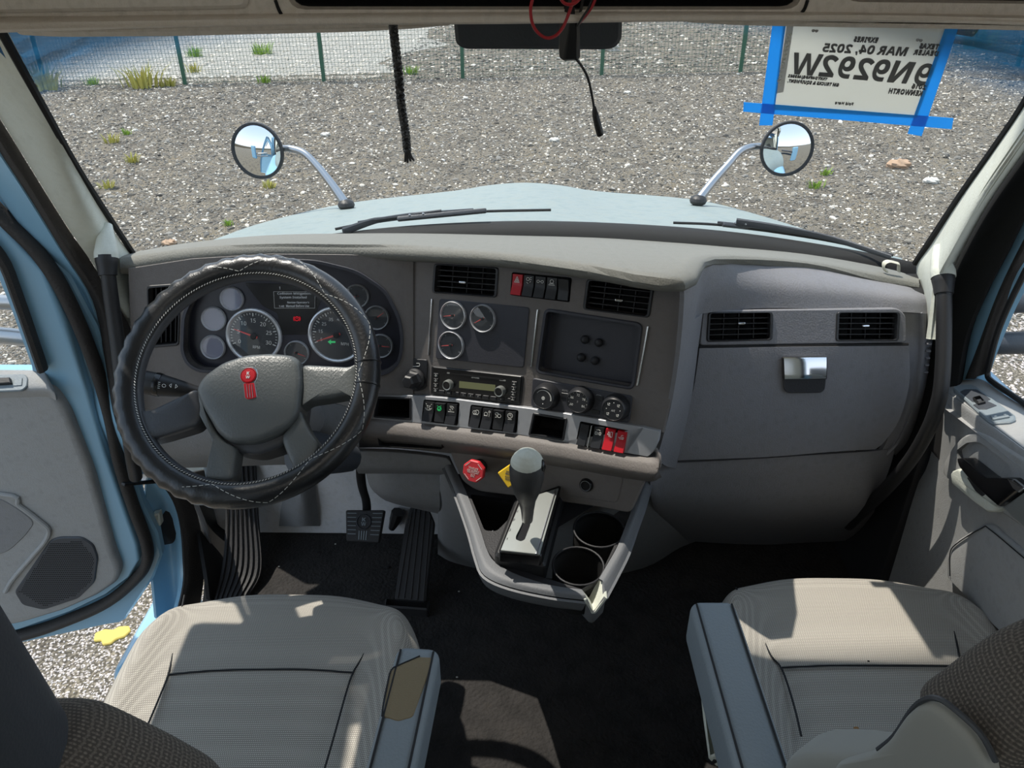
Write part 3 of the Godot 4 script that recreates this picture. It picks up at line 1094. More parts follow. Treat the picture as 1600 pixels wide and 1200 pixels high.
func windscreen() -> void:
	var rows := []
	for i in 13:
		var row := []
		for j in 25:
			var h := lerpf(0.87, 1.56, i / 12.0)
			var x := lerpf(-(0.80 + (1.46 - h) * 0.27), 0.87 + (1.46 - h) * 0.14, j / 24.0)
			row.append(V(x, h, ws_d(x, h)))
		rows.append(row)
	var w := part("window_1", skin(rows), M["glass"])
	struct(tag(w, "wide raked windscreen with a blue tinted top edge", "windscreen"))
	# blue sun band along the top, fading out downwards
	var st := SurfaceTool.new()
	st.begin(Mesh.PRIMITIVE_TRIANGLES)
	var nh := 14
	for i in nh:
		for j in 24:
			var q := []
			for k in [[0, 0], [1, 0], [1, 1], [0, 1]]:
				var x := lerpf(-0.80, 0.87, (j + k[0]) / 24.0)
				var f: float = float(i + k[1]) / nh
				var low := 1.468 - 0.072 * pow(absf(x) / 0.6, 2.0)
				var h := lerpf(low, 1.555, f)
				q.append([V(x, h, ws_d(x, h) - 0.002), smoothstep(0.0, 0.065, h - low)])
			for k in [0, 3, 2, 0, 2, 1]:
				var a: float = q[k][1]
				st.set_color(Color(0.008, 0.13, 0.32, a * 0.94))
				st.set_normal(Vector3(0, 0.7, 0.7))
				st.add_vertex(q[k][0])
	var am := st.commit()
	am.surface_set_material(0, M["tint"])
	var o := MeshInstance3D.new()
	o.mesh = am
	o.name = "tint_band"
	w.add_child(o, true)
	o.set_meta("label", "blue shade band")
	# black edge seals
	for e in [[-8, 30, 8, 60, 70, 172, 129, 276, 213, 404], [1640, 88, 1600, 163, 1553, 232, 1500, 306, 1430, 411]]:
		var path := []
		for i in range(0, 10, 2): path.append(ws(e[i], e[i + 1], 0.012))
		part("edge_seal", tube(path, 0.007, 6, 5), M["void"], w)

	# paper dealer tag and its tape
	var tagp := thing("paper_tag", "white temporary dealer tag taped to the windscreen, read from behind", "paper tag", ws(1340, 178, 0.004))
	part("sheet", skin(ws_patch([1224, 34, 1486, 36, 1432, 182, 1208, 169], 0.004), 0.0006), M["paper"], tagp, 80.0)
	part("edge_strip", skin(ws_patch([1229.5, 40, 1240, 40, 1224, 144, 1213, 146], 0.0062, 4), 0.0004), M["ink_grey"], tagp, 80.0)
	var lines := [["EXPIRES", 1353, 62, 37, 7.5, true], ["MAR 04, 2025", 1351, 78.5, 131, 15, true], ["TEXAS", 1452, 72.5, 30, 7.5, true], ["DEALER", 1447, 82.5, 38, 7.5, true], ["9N9292W", 1345, 107.5, 218, 33, true],
		["1XKYD49X9GJ463862", 1262, 121.5, 61, 5, true], ["GM TRUCKS & EQUIPMENT,", 1270.5, 130, 80, 5.5, true], ["2016", 1436, 135.5, 22, 7, true], ["KENWORTH", 1415, 144, 52, 7.5, true], ["Fold Here", 1319, 161.5, 28, 4, false]]
	for l in lines:
		var c := ws(l[1], l[2], 0.0052)
		var sl := 0.085 if l[2] > 100 else 0.05
		var a := ws(l[1] - l[3] * 0.5, l[2] - l[3] * 0.5 * sl, 0.0052)
		var b := ws(l[1] + l[3] * 0.5, l[2] + l[3] * 0.5 * sl, 0.0052)
		var hi := ws(l[1] + l[4] * 0.19, l[2] - l[4] * 0.5, 0.0052)
		var lo := ws(l[1] - l[4] * 0.19, l[2] + l[4] * 0.5, 0.0052)
		# the print faces out of the cab, so that from inside it reads backwards
		text(tagp, l[0], c, a - b, hi - lo, hi.distance_to(lo), M["ink"], a.distance_to(b), l[5], 0.0022)
	var digits := "ONNNNNN2282NE"
	for i in 12:
		var c := ws(lerpf(1233.5, 1217.5, i / 11.0), lerpf(54, 126, i / 11.0), 0.0066)
		var rr := ws(1220, 90, 0.006) - ws(1230, 90, 0.006)
		text(tagp, digits[i], c, rr, ws(1230, 50, 0.006) - ws(1217, 120, 0.006), 0.0058, M["paper"], 0.0055, true, 0.0022)
	for q in [[1271, 47.5], [1276, 48], [1434, 62], [1439, 63]]: part("mark", ball(ws(q[0], q[1], 0.0048), Vector3(0.0028, 0.0028, 0.0012), 8), M["print_grey"], tagp)
	var strips := [[[1208, 30, 1229, 30, 1207, 196, 1186, 196], 0.0064, "blue tape strip along the left edge of the paper tag"], [[1482, 30, 1502, 30, 1440, 213, 1418, 209], 0.0064, "blue tape strip along the right edge of the paper tag"], [[1162, 160, 1490, 185, 1487, 202, 1161, 174.5], 0.0078, "long blue tape strip under the paper tag"]]
	for s in strips:
		var p := ws_patch(s[0], s[1], 12)
		tag(part("tape", skin(p, 0.0007), M["tape"], null, 80.0), s[2], "tape", "blue tape strips round the paper tag")

# ---------- overhead console, visors and what hangs there
func overhead() -> void:
	var t := thing("overhead_console", "brown overhead console with open storage bays above the windscreen", "console", V(0, 1.5, 1.05))
	# rear face with bays: openings are real recesses
	var pl := plane_of(V(0, 1.5, 0.985), V(1, 1.5, 0.985), V(0, 1.8, 0.95))
	var face := [V(-1.0, 1.50, 0.985), V(1.0, 1.50, 0.985), V(1.0, 2.1, 0.915), V(-1.0, 2.1, 0.915)]
	var holes := [soft(ons(pl, [444, -60, 1258, -60, 1252, 15, 450, 15]), 0.02), soft(ons(pl, [1312, -60, 1900, -60, 1900, 9, 1316, 3]), 0.02)]
	var f2 := []
	for q in face: f2.append(q - pl.normal * pl.distance_to(q))
	part("fascia", slab(f2, 0.02, 0.003, holes), M["headliner"], t)
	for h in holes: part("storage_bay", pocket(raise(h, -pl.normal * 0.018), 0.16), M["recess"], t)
	part("locker_door", slab(soft(ons(lift(pl, 0.008), [-300, -60, 384, -60, 386, 9, 376, 14, -300, 26]), 0.012), 0.012, 0.004), M["headliner"], t)
	for u in [[430, 0, 437, 18, 446, 31], [1262, 0, 1257, 14, 1250, 23]]:
		part("joint", tube([on(u[0], u[1], lift(pl, 0.001)), on(u[2], u[3], lift(pl, 0.001)), on(u[4], u[5], lift(pl, 0.001))], 0.002, 6, 4), M["void"], t)
	# rounded lip below the fascia
	var a := zdr([-90, 30, 0.985, 200, 24, 0.985, 500, 20, 0.985, 800, 18, 0.985, 1100, 17, 0.985, 1400, 20, 0.985, 1690, 26, 0.985])
	var b := zdr([-90, 40, 0.965, 200, 35, 0.97, 500, 30, 0.975, 800, 28, 0.975, 1100, 26, 0.975, 1400, 25, 0.97, 1690, 32, 0.965])
	var c := zdr([-90, 51, 0.99, 200, 41, 1.0, 500, 35, 1.01, 800, 33, 1.01, 1100, 28, 1.01, 1400, 30, 1.0, 1690, 35, 0.99])
	var d := []
	for q in c: d.append(q + Vector3(0, 0.03, -0.28))
	var a0 := []
	for q in a: a0.append(q + Vector3(0, 0.004, -0.03))
	part("lip", sheet([a0, a, b, c, d], 5, 5, 0.006, EYE + Vector3(0, -1.0, -0.4)), M["headliner"], t, 55.0)
	# sun visors folded up under the lip
	visor([15, 30, 120, 40, 400, 40, 640, 34, 700, 30], [22, 55, 90, 58.5, 270, 57, 540, 51, 640, 46, 704, 40], "brown sun visor folded up above the driver's side of the windscreen")
	visor([1060, 26, 1300, 26, 1500, 28, 1640, 30], [1075, 35.5, 1150, 40, 1300, 43, 1500, 46, 1640, 49], "brown sun visor folded up above the paper tag")
	# dark flap in the middle
	var m := thing("centre_flap", "dark rounded flap hanging at the top centre of the windscreen", "sun visor", zd(840, 55, 1.10))
	part("flap", slab(soft(zds(1.10, [707, 20, 973, 20, 972, 62, 962, 75, 946, 78, 725, 77, 712, 69]), 0.012), 0.02, 0.005), M["vinyl_dark"], m)
	# braided cord
	var bc := thing("braided_cord", "long black braided cord hanging before the windscreen centre", "cord", zd(640, 250, 1.07))
	var path := [zd(613, 28, 1.07), zd(616, 60, 1.07), zd(622, 110, 1.075), zd(627, 165, 1.08), zd(633, 205, 1.085), zd(636, 236, 1.09)]
	var cen := dense(path, 24)
	for k in 3:
		var sp := []
		for i in cen.size():
			var f := i / 120.0
			var ph := f * TAU * 11.0
			sp.append(cen[i] + Vector3(sin(ph + TAU * k / 3.0) * 0.0035, 0, cos(2.0 * (ph + TAU * k / 3.0)) * 0.0022))
		part("strand", tube(sp, 0.0030, 6, 1), M["leather_black"], bc)
	for q in [[-6, 253], [-2, 254.5], [3, 252], [8, 251]]:
		part("tassel", tube([zd(636, 230, 1.09), zd(637 + q[0] * 0.5, 242, 1.09), zd(639 + q[0], q[1], 1.09)], [0.004, 0.0022, 0.0016], 6, 3), M["leather_black"], bc)
	# strap, wires and plug
	var s := thing("cable_strap", "black strap and looped red wires hanging from the overhead console", "cable", zd(890, 60, 1.0))
	part("strap", slab(soft(zdr([893, -15, 0.965, 917, -15, 0.965, 906, 40, 0.99, 907, 92, 1.0, 903, 97, 1.0, 881, 98, 1.0, 874, 92, 1.0, 875, 45, 0.99]), 0.003), 0.014, 0.004), M["black"], s)
	part("red_wire", tube(zdr([835, -12, 0.93, 829, 15, 0.93, 834, 42, 0.935, 850, 58, 0.94, 866, 57, 0.945, 880, 42, 0.95, 892, 12, 0.95, 900, -10, 0.95]), 0.0018, 8, 6), M["wire_red"], s)
	part("red_wire", tube(zdr([873, -8, 0.93, 882, 5, 0.93, 896, 6, 0.93, 908, -4, 0.93]), 0.0018, 8, 6), M["wire_red"], s)
	part("red_wire", tube(zdr([933, -10, 0.94, 925, 10, 0.945, 914, 26, 0.96, 905, 36, 0.98]), 0.0018, 8, 6), M["wire_red"], s)
	part("black_wire", tube(zdr([928, -10, 0.94, 920, 12, 0.945, 911, 26, 0.96, 903, 40, 0.98]), 0.0014, 8, 6), M["black"], s)
	var p := thing("hanging_plug", "thin black cord with a slim plug dangling below the strap", "cable", zd(936, 211, 1.03))
	part("cord", tube(zdr([900, 92, 1.0, 908, 102, 1.01, 917, 118, 1.02, 922, 135, 1.025, 926, 155, 1.03, 928.5, 170, 1.03]), 0.0016, 8, 5), M["black"], p)
	part("plug", tube(zdr([928.5, 166, 1.03, 930, 178, 1.03, 934, 195, 1.03, 937.5, 209, 1.03, 938.5, 212, 1.03]), [0.002, 0.0042, 0.005, 0.0048, 0.004], 10, 4), M["gloss_black"], p)
func visor(top: Array, bottom: Array, label: String) -> void:
	var t := thing("sun_visor", label, "sun visor", zd(bottom[4], bottom[5], 1.12), "folded sun visors")
	var poly := zds(1.12, top)
	var low := zds(1.12, bottom)
	low.reverse()
	part("flap", slab(soft(poly + low, 0.02), 0.022, 0.006), M["headliner"], t)

# ---------- windscreen pillars and grab handles
func pillars() -> void:
	# left: from the glass edge back to the door opening
	var e := [[-30, -10], [10, 66], [71, 178], [131, 284], [185, 372], [212, 408], [212, 460], [214, 520]]
	var o := [[-78, 50], [-40, 120], [14, 207], [105, 354], [150, 420], [163, 450], [188, 510], [206, 512]]
	var r0 := []
	var r1 := []
	var r2 := []
	for i in e.size():
		var a := ws(e[i][0], e[i][1], 0.02) if i < 6 else zd(e[i][0], e[i][1], 1.68)
		var c := xw(o[i][0], o[i][1], -0.93)
		r0.append(a); r2.append(c)
		r1.append(a.lerp(c, 0.5) + Vector3(0.022, 0.012, 0.02))
	var t := part("trim_3", sheet([r0, r1, r2], 5, 6, 0.01), M["trim_light"], null, 60.0)
	struct(tag(t, "pale plastic trim of the windscreen pillar beside the driver", "pillar trim"))
	# dark rubber channel along its outer edge, then the blue body pillar
	var q := [[-60, 120], [0, 224], [50, 302], [100, 384], [150, 466], [172, 560], [190, 660], [225, 730], [275, 770]]
	var s0 := []
	var s1 := []
	var s2 := []
	for i in q.size():
		var p := xw(q[i][0], q[i][1], -0.95)
		s1.append(p)
		var inn := xw(o[mini(i, 6)][0], o[mini(i, 6)][1], -0.93) if i < 5 else p + Vector3(0.05, 0.0, -0.05)
		s0.append(inn + Vector3(-0.004, 0, -0.004))
		s2.append(p + Vector3(-0.04, -0.01, -0.02))
	part("door_seal", sheet([s0, s0.map(func(w): return w + Vector3(-0.01, 0.0, 0.012)), s1, s2], 5, 4, 0.012), M["seal"], t, 60.0)
	var b0 := []
	var b1 := []
	for i in q.size():
		b0.append(s1[i] + Vector3(-0.012, 0, -0.012))
		b1.append(s1[i] + Vector3(-0.10, -0.01, -0.06))
	part("body_pillar", sheet([b0, b1, b1.map(func(w): return w + Vector3(0.0, 0.0, -0.1))], 5, 4, 0.01), M["paint"], t, 60.0)
	# right
	e = [[1660, 60], [1604, 160], [1556, 232], [1500, 312], [1455, 382], [1432, 416], [1440, 470], [1446, 530]]
	o = [[1760, 40], [1680, 130], [1612, 222], [1545, 318], [1500, 400], [1480, 445], [1468, 490], [1458, 530]]
	r0 = []
	r1 = []
	r2 = []
	for i in e.size():
		var a := ws(e[i][0], e[i][1], 0.02) if i < 6 else zd(e[i][0], e[i][1], 1.66)
		var c := xw(o[i][0], o[i][1], 0.935)
		r0.append(a); r2.append(c)
		var mx := lerpf(0.772, 0.850, clampf((a.x - 0.80) / 0.125, 0.0, 1.0))
		r1.append(xw(lerpf(e[i][0], o[i][0], 0.68), lerpf(e[i][1], o[i][1], 0.68), mx))
	t = part("trim_4", sheet([r0, r1, r2], 5, 6, 0.01), M["trim_light"], null, 60.0)
	struct(tag(t, "sunlit pale trim of the windscreen pillar beside the passenger", "pillar trim"))
	q = [[1800, 60], [1716, 180], [1650, 262], [1606, 322], [1570, 392], [1537, 456], [1508, 530], [1488, 640], [1470, 720]]
	s0 = []
	s1 = []
	for i in q.size():
		var p := xw(q[i][0], q[i][1], 0.945)
		s1.append(p)
		s0.append((r2[i] if i < 6 else xw(1460 - (i - 6) * 14, 520 + (i - 6) * 80, 0.925)) + Vector3(0.004, 0, -0.006))
	part("door_seal", sheet([s0, s1, s1.map(func(w): return w + Vector3(0.03, 0, -0.03))], 5, 4, 0.012), M["void"], t, 60.0)
	var bq0 := []
	var bq1 := []
	for k in [[1720, 170, 1760, 190], [1640, 276, 1672, 290], [1600, 334, 1618, 356], [1562, 404, 1588, 424], [1532, 464, 1562, 474], [1504, 526, 1538, 532], [1484, 575, 1520, 584], [1474, 640, 1505, 644]]:
		bq0.append(xw(k[0], k[1], 0.965)); bq1.append(xw(k[2], k[3], 0.975))
	part("body_pillar", sheet([bq0.map(func(w): return w + Vector3(0.015, 0, -0.05)), bq0, bq1, bq1.map(func(w): return w + Vector3(0.03, 0, 0.01))], 4, 4, 0.008), M["paint"], t, 60.0)
	# handles
	handle([xw(166, 398, -0.875), xw(169, 430, -0.872), xw(177, 490, -0.872), xw(184, 540, -0.87), xw(190, 590, -0.868), xw(198, 650, -0.868), xw(206, 710, -0.88), xw(212, 745, -0.91)], [xw(168, 352, -0.885), xw(166, 372, -0.88), xw(166, 396, -0.876), xw(166.5, 404, -0.875)], xw(166.5, 408, -0.874), "black grab handle on the driver's side windscreen pillar")
	handle([xw(1474, 428, 0.865), xw(1475, 460, 0.862), xw(1475, 520, 0.862), xw(1473, 580, 0.862), xw(1467, 625, 0.862), xw(1450, 672, 0.862), xw(1420, 722, 0.862), xw(1380, 768, 0.862), xw(1340, 806, 0.87), xw(1326, 820, 0.88)], [xw(1466, 386, 0.875), xw(1469, 404, 0.87), xw(1473, 424, 0.866), xw(1474, 434, 0.865)], xw(1474, 438, 0.864), "long black grab handle curving down beside the passenger's dashboard")
func handle(path: Array, mount: Array, ring: Vector3, label: String) -> void:
	var t := thing("grab_handle", label, "handle", path[-1], "grab handles on the windscreen pillars")
	part("grip", tube(path, 0.0150, 16, 5), M["handle_black"], t)
	part("mount", tube(mount, [0.010, 0.018, 0.0235, 0.0235], 16, 5), M["trim_light"], t)
	part("collar", tube([ring + (path[1] - path[0]).normalized() * -0.012, ring, ring + (path[1] - path[0]).normalized() * 0.012, ring + (path[1] - path[0]).normalized() * 0.03], [0.0215, 0.022, 0.020, 0.018], 16, 2), M["black"], t)

# ---------- dashboard
var PD: Plane
var PC: Plane
var dashb: Node3D
func gauge(parent: Node3D, c: Vector3, n: Vector3, up: Vector3, r: float, face: String, o := {}) -> void:
	var f := part("gauge", lathe([Vector2(r, -0.004), Vector2(r, 0.0), Vector2(0, 0.0)], c, n, 30), M[face], parent)
	var bz := lathe([Vector2(r * 0.93, 0.0005), Vector2(r * 0.95, 0.004), Vector2(r * 1.0, 0.006), Vector2(r * 1.05, 0.004), Vector2(r * 1.07, -0.002)], c, n, 36)
	part("bezel", bz, M["bezel"], f)
	var right := up.cross(n).normalized()
	var dirf := func(a: float) -> Vector3: return up * cos(a) + right * sin(a)
	var a0: float = deg_to_rad(o.get("a0", -120.0))
	var a1: float = deg_to_rad(o.get("a1", 120.0))
	var k: int = o.get("ticks", 9)
	var g := G.new()
	for i in k:
		var a := lerpf(a0, a1, float(i) / (k - 1))
		var d: Vector3 = dirf.call(a)
		var big: bool = i % int(o.get("major", 2)) == 0
		g.add(bar(c + n * 0.001 + d * r * (0.76 if big else 0.82), c + n * 0.001 + d * r * 0.89, r * (0.035 if big else 0.02), 0.0006, n))
	part("tick_marks", g, M["print_grey"] if o.get("dim", false) else M["icon_white"], f)
	for t in o.get("nums", []):
		var a := deg_to_rad(t[1])
		text(f, t[0], c + n * 0.001 + dirf.call(a) * r * 0.60, right, up, r * float(o.get("numh", 0.15)), M["icon_white"], 0.0, false, 0.0006)
	if o.has("unit"): text(f, o.unit[0], c + n * 0.001 + right * r * float(o.unit[1]) + up * r * float(o.unit[2]), right, up, r * 0.11, M["icon_white"], 0.0, false, 0.0006)
	if o.has("needle"):
		var d: Vector3 = dirf.call(deg_to_rad(o.needle))
		var b := c + n * 0.004
		var tip := b + d * r * 0.78
		var s := n.cross(d).normalized() * r * 0.045
		var ng := G.new()
		ng.add(slab([b - d * r * 0.15 - s, b - d * r * 0.15 + s, tip + s * 0.25, tip - s * 0.25], 0.0015, 0.0003))
		part("needle", ng, M["needle_red"], f)
		part("needle_hub", lathe([Vector2(r * 0.12, 0.0), Vector2(r * 0.12, 0.005), Vector2(r * 0.09, 0.007), Vector2(0, 0.007)], c, n, 16), M["black"], f)
	if o.get("glass", true): part("lens", lathe([Vector2(r * 0.94, 0.0045), Vector2(0, 0.0048)], c, n, 24), M["dial_glass"], f)
func vent(parent: Node3D, q: Array, n: Vector3, cols: int, rows: int, tab: Vector2, border := 0.07) -> void:
	# q is the opening, top left first
	var p := part("air_vent", pocket(soft(q, 0.006), 0.045), M["void"], parent)
	var outer := []
	var mid: Vector3 = (q[0] + q[1] + q[2] + q[3]) * 0.25
	for w in q: outer.append(w + (w - mid).normalized() * 0.006 + n * 0.003)
	part("frame", slab(soft(outer, 0.008), 0.02, 0.0015, [soft(raise(q, n * 0.003), 0.006)]), M["switch_black"], p)
	for i in range(1, rows): part("slat", bar(quadp(q, 0.015, float(i) / rows) - n * 0.004, quadp(q, 0.985, float(i) / rows) - n * 0.004, 0.0022, 0.016, n), M["black"], p)
	for i in range(1, cols): part("louvre", bar(quadp(q, float(i) / cols, 0.02) - n * 0.010, quadp(q, float(i) / cols, 0.98) - n * 0.010, 0.0018, 0.014, n), M["black"], p)
	if tab.x < 0: return
	var c := quadp(q, tab.x, tab.y)
	var ex := quadp(q, tab.x + 0.07, tab.y) - c
	part("tab", rbox(frame(c + n * 0.001, ex, n.cross(ex)), Vector3(0.016, 0.005, 0.008), 0.002, 2), M["chrome"], p)
func rocker(parent: Node3D, q: Array, n: Vector3, m: String, icon: Array, up_in := true, im := "icon_white", label := "") -> MeshInstance3D:
	var g := G.new()
	var z := [0.004, 0.0025, 0.009] if up_in else [0.009, 0.0025, 0.004]
	var prev := []
	for i in 7:
		var t := i / 6.0
		var h: float = lerpf(z[0], z[1], t * 2.0) if t < 0.5 else lerpf(z[1], z[2], (t - 0.5) * 2.0)
		var a := quadp(q, 0.06, lerpf(0.05, 0.95, t)) + n * h
		var b := quadp(q, 0.94, lerpf(0.05, 0.95, t)) + n * h
		var e := (b - a).normalized() * 0.0008
		var row := [a - n * (h + 0.006), a - n * 0.0008, a + e, b - e, b - n * 0.0008, b - n * (h + 0.006)]
		if prev.size():
			for k in 5: g.quad(prev[k], row[k], row[k + 1], prev[k + 1])
		else:
			g.quad(row[0], row[5], row[4], row[1])
			g.quad(row[1], row[4], row[3], row[2])
		prev = row
	g.quad(prev[0], prev[1], prev[4], prev[5])
	g.quad(prev[1], prev[2], prev[3], prev[4])
	var p := part("rocker_switch", g, M[m], parent, 30.0)
	if label != "": p.set_meta("label", label)
	if icon.size():
		var iq := raise(sub(q, 0.24, 0.12, 0.78, 0.40), n * (lerpf(z[0], z[1], 0.5) + 0.0016))
		part("icon", strokes(iq, icon, 0.0011, n), M[im], p)
	return p
func ring(cx: float, cy: float, r: float, n := 10, a0 := 0.0, a1 := TAU) -> Array:
	var o := []
	for i in n + 1:
		var a := lerpf(a0, a1, float(i) / n)
		o.append(cx + cos(a) * r); o.append(cy + sin(a) * r)
	return o
func dash() -> void:
	PD = plane_of(zd(300, 410, 1.53), zd(560, 410, 1.53), zd(300, 610, 1.46))
	var e := Vector3(cos(deg_to_rad(24.7)), 0, sin(deg_to_rad(24.7)))
	var dn := Vector3(-0.313, -3.38, 0.8).normalized()
	var p0 := zd(640, 520, 1.5)
	PC = plane_of(p0, p0 + e, p0 + dn)
	var n := PC.normal
	var nd := PD.normal
	var t := thing("dashboard", "dark grey wraparound lorry dashboard with gauges, vents and switch banks", "dashboard", V(-0.2, 0.4, 1.6))
	dashb = t
	# padded top
	var back := zdr([186, 406, 1.70, 212, 400, 1.72, 300, 385, 1.78, 420, 374, 1.82, 540, 371.5, 1.84, 660, 371.5, 1.84, 800, 375, 1.84, 930, 379, 1.84, 1040, 386, 1.83, 1130, 392, 1.82, 1257, 403, 1.80, 1380, 424, 1.74, 1436, 440, 1.70])
	var f1 := zdr([190, 409, 1.60, 206, 405, 1.57, 300, 391, 1.58, 420, 383.5, 1.58, 540, 384, 1.58, 650, 386, 1.57, 790, 394, 1.52, 930, 410, 1.42, 1044, 424, 1.32, 1102, 402, 1.56, 1257, 410, 1.66, 1374, 431, 1.66, 1434, 443, 1.65])
	var f2 := zdr([190, 413, 1.545, 206, 410, 1.545, 300, 396, 1.55, 420, 389, 1.55, 540, 389.5, 1.55, 650, 391.5, 1.53, 784, 400, 1.435, 924, 418, 1.33, 1056, 437, 1.238, 1108, 405, 1.53, 1257, 412.5, 1.63, 1371, 434, 1.64, 1433, 445, 1.64])
	var f3 := zdr([190, 421, 1.54, 206, 419.5, 1.54, 300, 405.5, 1.545, 420, 398, 1.545, 540, 399, 1.545, 650, 401.5, 1.52, 780, 409, 1.430, 920, 427.5, 1.325, 1066, 447, 1.232, 1112, 408, 1.525, 1257, 415, 1.62, 1368, 437, 1.635, 1433, 449, 1.635])
	var f4 := []
	for q in f3: f4.append(q + Vector3(0, -0.01, -0.02))
	var b2 := []
	var b1 := []
	for q in back:
		b1.append(q + Vector3(0, -0.006, -0.004))
		b2.append(q + Vector3(0, -0.12, -0.006))
	part("padded_top", sheet([b2, b1, back, f1, f2, f3, f4], 4, 4, 0.008, EYE, false), M["dash_pad"], t, 50.0)
	# shallow tray sunk in the padded top
	part("coin_tray", sheet([zdr([712, 376.5, 1.745, 800, 378.5, 1.735, 900, 381.5, 1.735, 1044, 389.5, 1.715]), zdr([712, 378, 1.715, 800, 381.5, 1.68, 900, 387, 1.63, 1030, 396.5, 1.58])], 5, 2, 0.002), M["dash_dark"], t)

	# driver's face with the instrument opening
	var opening := soft(ons(PD, [289, 494, 287, 548, 295, 567, 311, 577, 352, 579, 600, 583, 620, 568, 627, 538, 622.5, 500, 601, 456, 556, 426, 495, 411, 420, 408, 350, 426, 306, 458]), 0.02, 3)
	var lv := ons(PD, [232, 450, 281, 446, 278, 536, 234, 540])
	var face := ons(PD, [200, 419, 206, 418.5, 300, 404, 420, 396.5, 540, 397.5, 646, 400, 646, 618, 560, 614, 420, 620, 240, 640, 206, 640, 204, 520])
	part("driver_fascia", slab(face, 0.02, 0.001, [opening, soft(lv, 0.006)]), M["dash_dark"], t)
	vent(t, lv, nd, 6, 1, Vector2(-1, 0))
	# instrument cluster, sunk behind its hood
	part("cluster_hood", pocket(opening, 0.034), M["recess"], t)
	var rimo := raise(inset(opening, nd, 0.0), nd * 0.004)
	if newell(rimo).dot(nd) < 0: rimo.reverse()
	part("cluster_rim", slab(inset(rimo, nd, -0.007), 0.004, 0.001, [rimo]), M["panel_black"], t)
	var PF := lift(PD, -0.030)
	var cl := part("instrument_face", slab(ons(PF, [283, 490, 283, 585, 632, 590, 636, 500, 600, 440, 500, 400, 400, 398, 300, 440]), 0.003, 0.0), M["cluster_black"], t)
	part("display_lens", slab(soft(ons(lift(PF, 0.001), [382, 442, 512, 446, 480, 520, 478, 523, 437, 523, 434, 490, 410, 478]), 0.006), 0.0015, 0.0004), M["gloss_black"], cl)
	var gup := (on(400, 500, PF) - on(400, 520, PF)).normalized()
	gup = (gup - nd * gup.dot(nd)).normalized()
	var rad := func(u: float, v: float, r: float, p: Plane) -> float: return on(u - r, v, p).distance_to(on(u + r, v, p)) * 0.5
	var PG := lift(PF, 0.003)
	var num := func(a: Array, s: float, st: float) -> Array:
		var o := []
		for i in a.size(): o.append([str(a[i]), s + st * i])
		return o
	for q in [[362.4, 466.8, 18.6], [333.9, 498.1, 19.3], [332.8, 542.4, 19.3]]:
		gauge(t, on(q[0], q[1], PG), nd, gup, rad.call(q[0], q[1], q[2] * 0.94, PG), "dial_glare", {"ticks": 7, "dim": true})
	gauge(t, on(396.8, 525, PG), nd, gup, rad.call(396.8, 525, 41.0, PG), "black", {"a0": -115.0, "a1": 110.0, "ticks": 31, "major": 5, "nums": num.call([0, 5, 10, 15, 20, 25, 30], -115.0, 37.5), "needle": -74.0, "unit": ["RPM", 0.1, -0.42]})
	gauge(t, on(526, 523, PG), nd, gup, rad.call(526, 523, 42.0, PG), "black", {"a0": -115.0, "a1": 110.0, "ticks": 33, "major": 4, "nums": num.call([5, 15, 25, 35, 45, 55, 65, 75], -112.0, 30.0), "needle": -113.0, "unit": ["MPH", 0.32, -0.32], "numh": 0.12})
	for q in [[463.7, 551.4, 18.4, 105.0], [557.6, 462.6, 17.6, -110.0], [588.5, 496.3, 18.2, 50.0], [594.7, 540.4, 18.0, 90.0]]:
		gauge(t, on(q[0], q[1], PG), nd, gup, rad.call(q[0], q[1], q[2], PG), "black", {"ticks": 7, "dim": true, "needle": q[3]})
	# message screen and tell-tales
	var S := lift(PF, 0.0035)
	var scr := part("message_screen", slab(soft(ons(S, [426.5, 454.5, 493.5, 454.5, 493, 482.5, 428, 482.5]), 0.003), 0.002, 0.0005), M["gloss_black"], cl)
	var fq := ons(lift(S, 0.0005), [427.5, 455.5, 492.5, 455.5, 492, 481.5, 429, 481.5])
	part("screen_frame", strokes(fq, [[0, 0, 1, 0, 1, 1, 0, 1, 0, 0]], 0.0011, nd), M["print_grey"], cl)
	var rt := (on(470, 470, S) - on(450, 470, S)).normalized()
	for l in [["Collision Mitigation", 459.5, 459, 52, 4.6], ["System Installed", 458, 465, 42, 4.6], ["Review Operator's", 466, 473, 34, 3.8], ["Manual Before Use", 465, 478, 36, 3.8], ["1:40", 440, 478.5, 8, 3.0]]:
		text(cl, l[0], on(l[1], l[2], lift(S, 0.0008)), rt, gup, rad.call(l[1], l[2], l[4] * 0.5, S) * 2.0, M["screen_text"], rad.call(l[1], l[2], l[3] * 0.5, S) * 2.0, false, 0.0005)
	text(cl, "1", on(437, 450, lift(S, 0.0008)), rt, gup, 0.006, M["screen_text"])
	var rl := part("warning_light", strokes(ons(S, [459, 493, 469, 493, 469, 503, 459, 503]), [ring(0.5, 0.5, 0.33), ring(0.5, 0.5, 0.52, 4, -0.7, 0.7), ring(0.5, 0.5, 0.52, 4, 2.44, 3.84), [0.5, 0.3, 0.5, 0.6]], 0.0016, nd), M["telltale_red"], cl)
	rl.set_meta("label", "red warning symbol")
	part("turn_light", slab(ons(lift(PG, 0.003), [512, 534, 517, 530.5, 517, 533, 524, 533, 524, 536, 517, 536, 517, 538.5]), 0.001, 0.0), M["telltale_green"], cl).set_meta("label", "green lamp")

	# ---- centre fascia turned towards the driver
	var up := -dn
	up = (up - n * up.dot(n)).normalized()
	var v1 := ons(PC, [682, 413.5, 776, 419.5, 773, 463, 679, 456])
	var v2 := ons(PC, [921, 438, 1018, 447, 1011, 494, 915, 482])
	var hz := ons(PC, [800, 425, 893.5, 434, 890, 472.5, 797, 461])
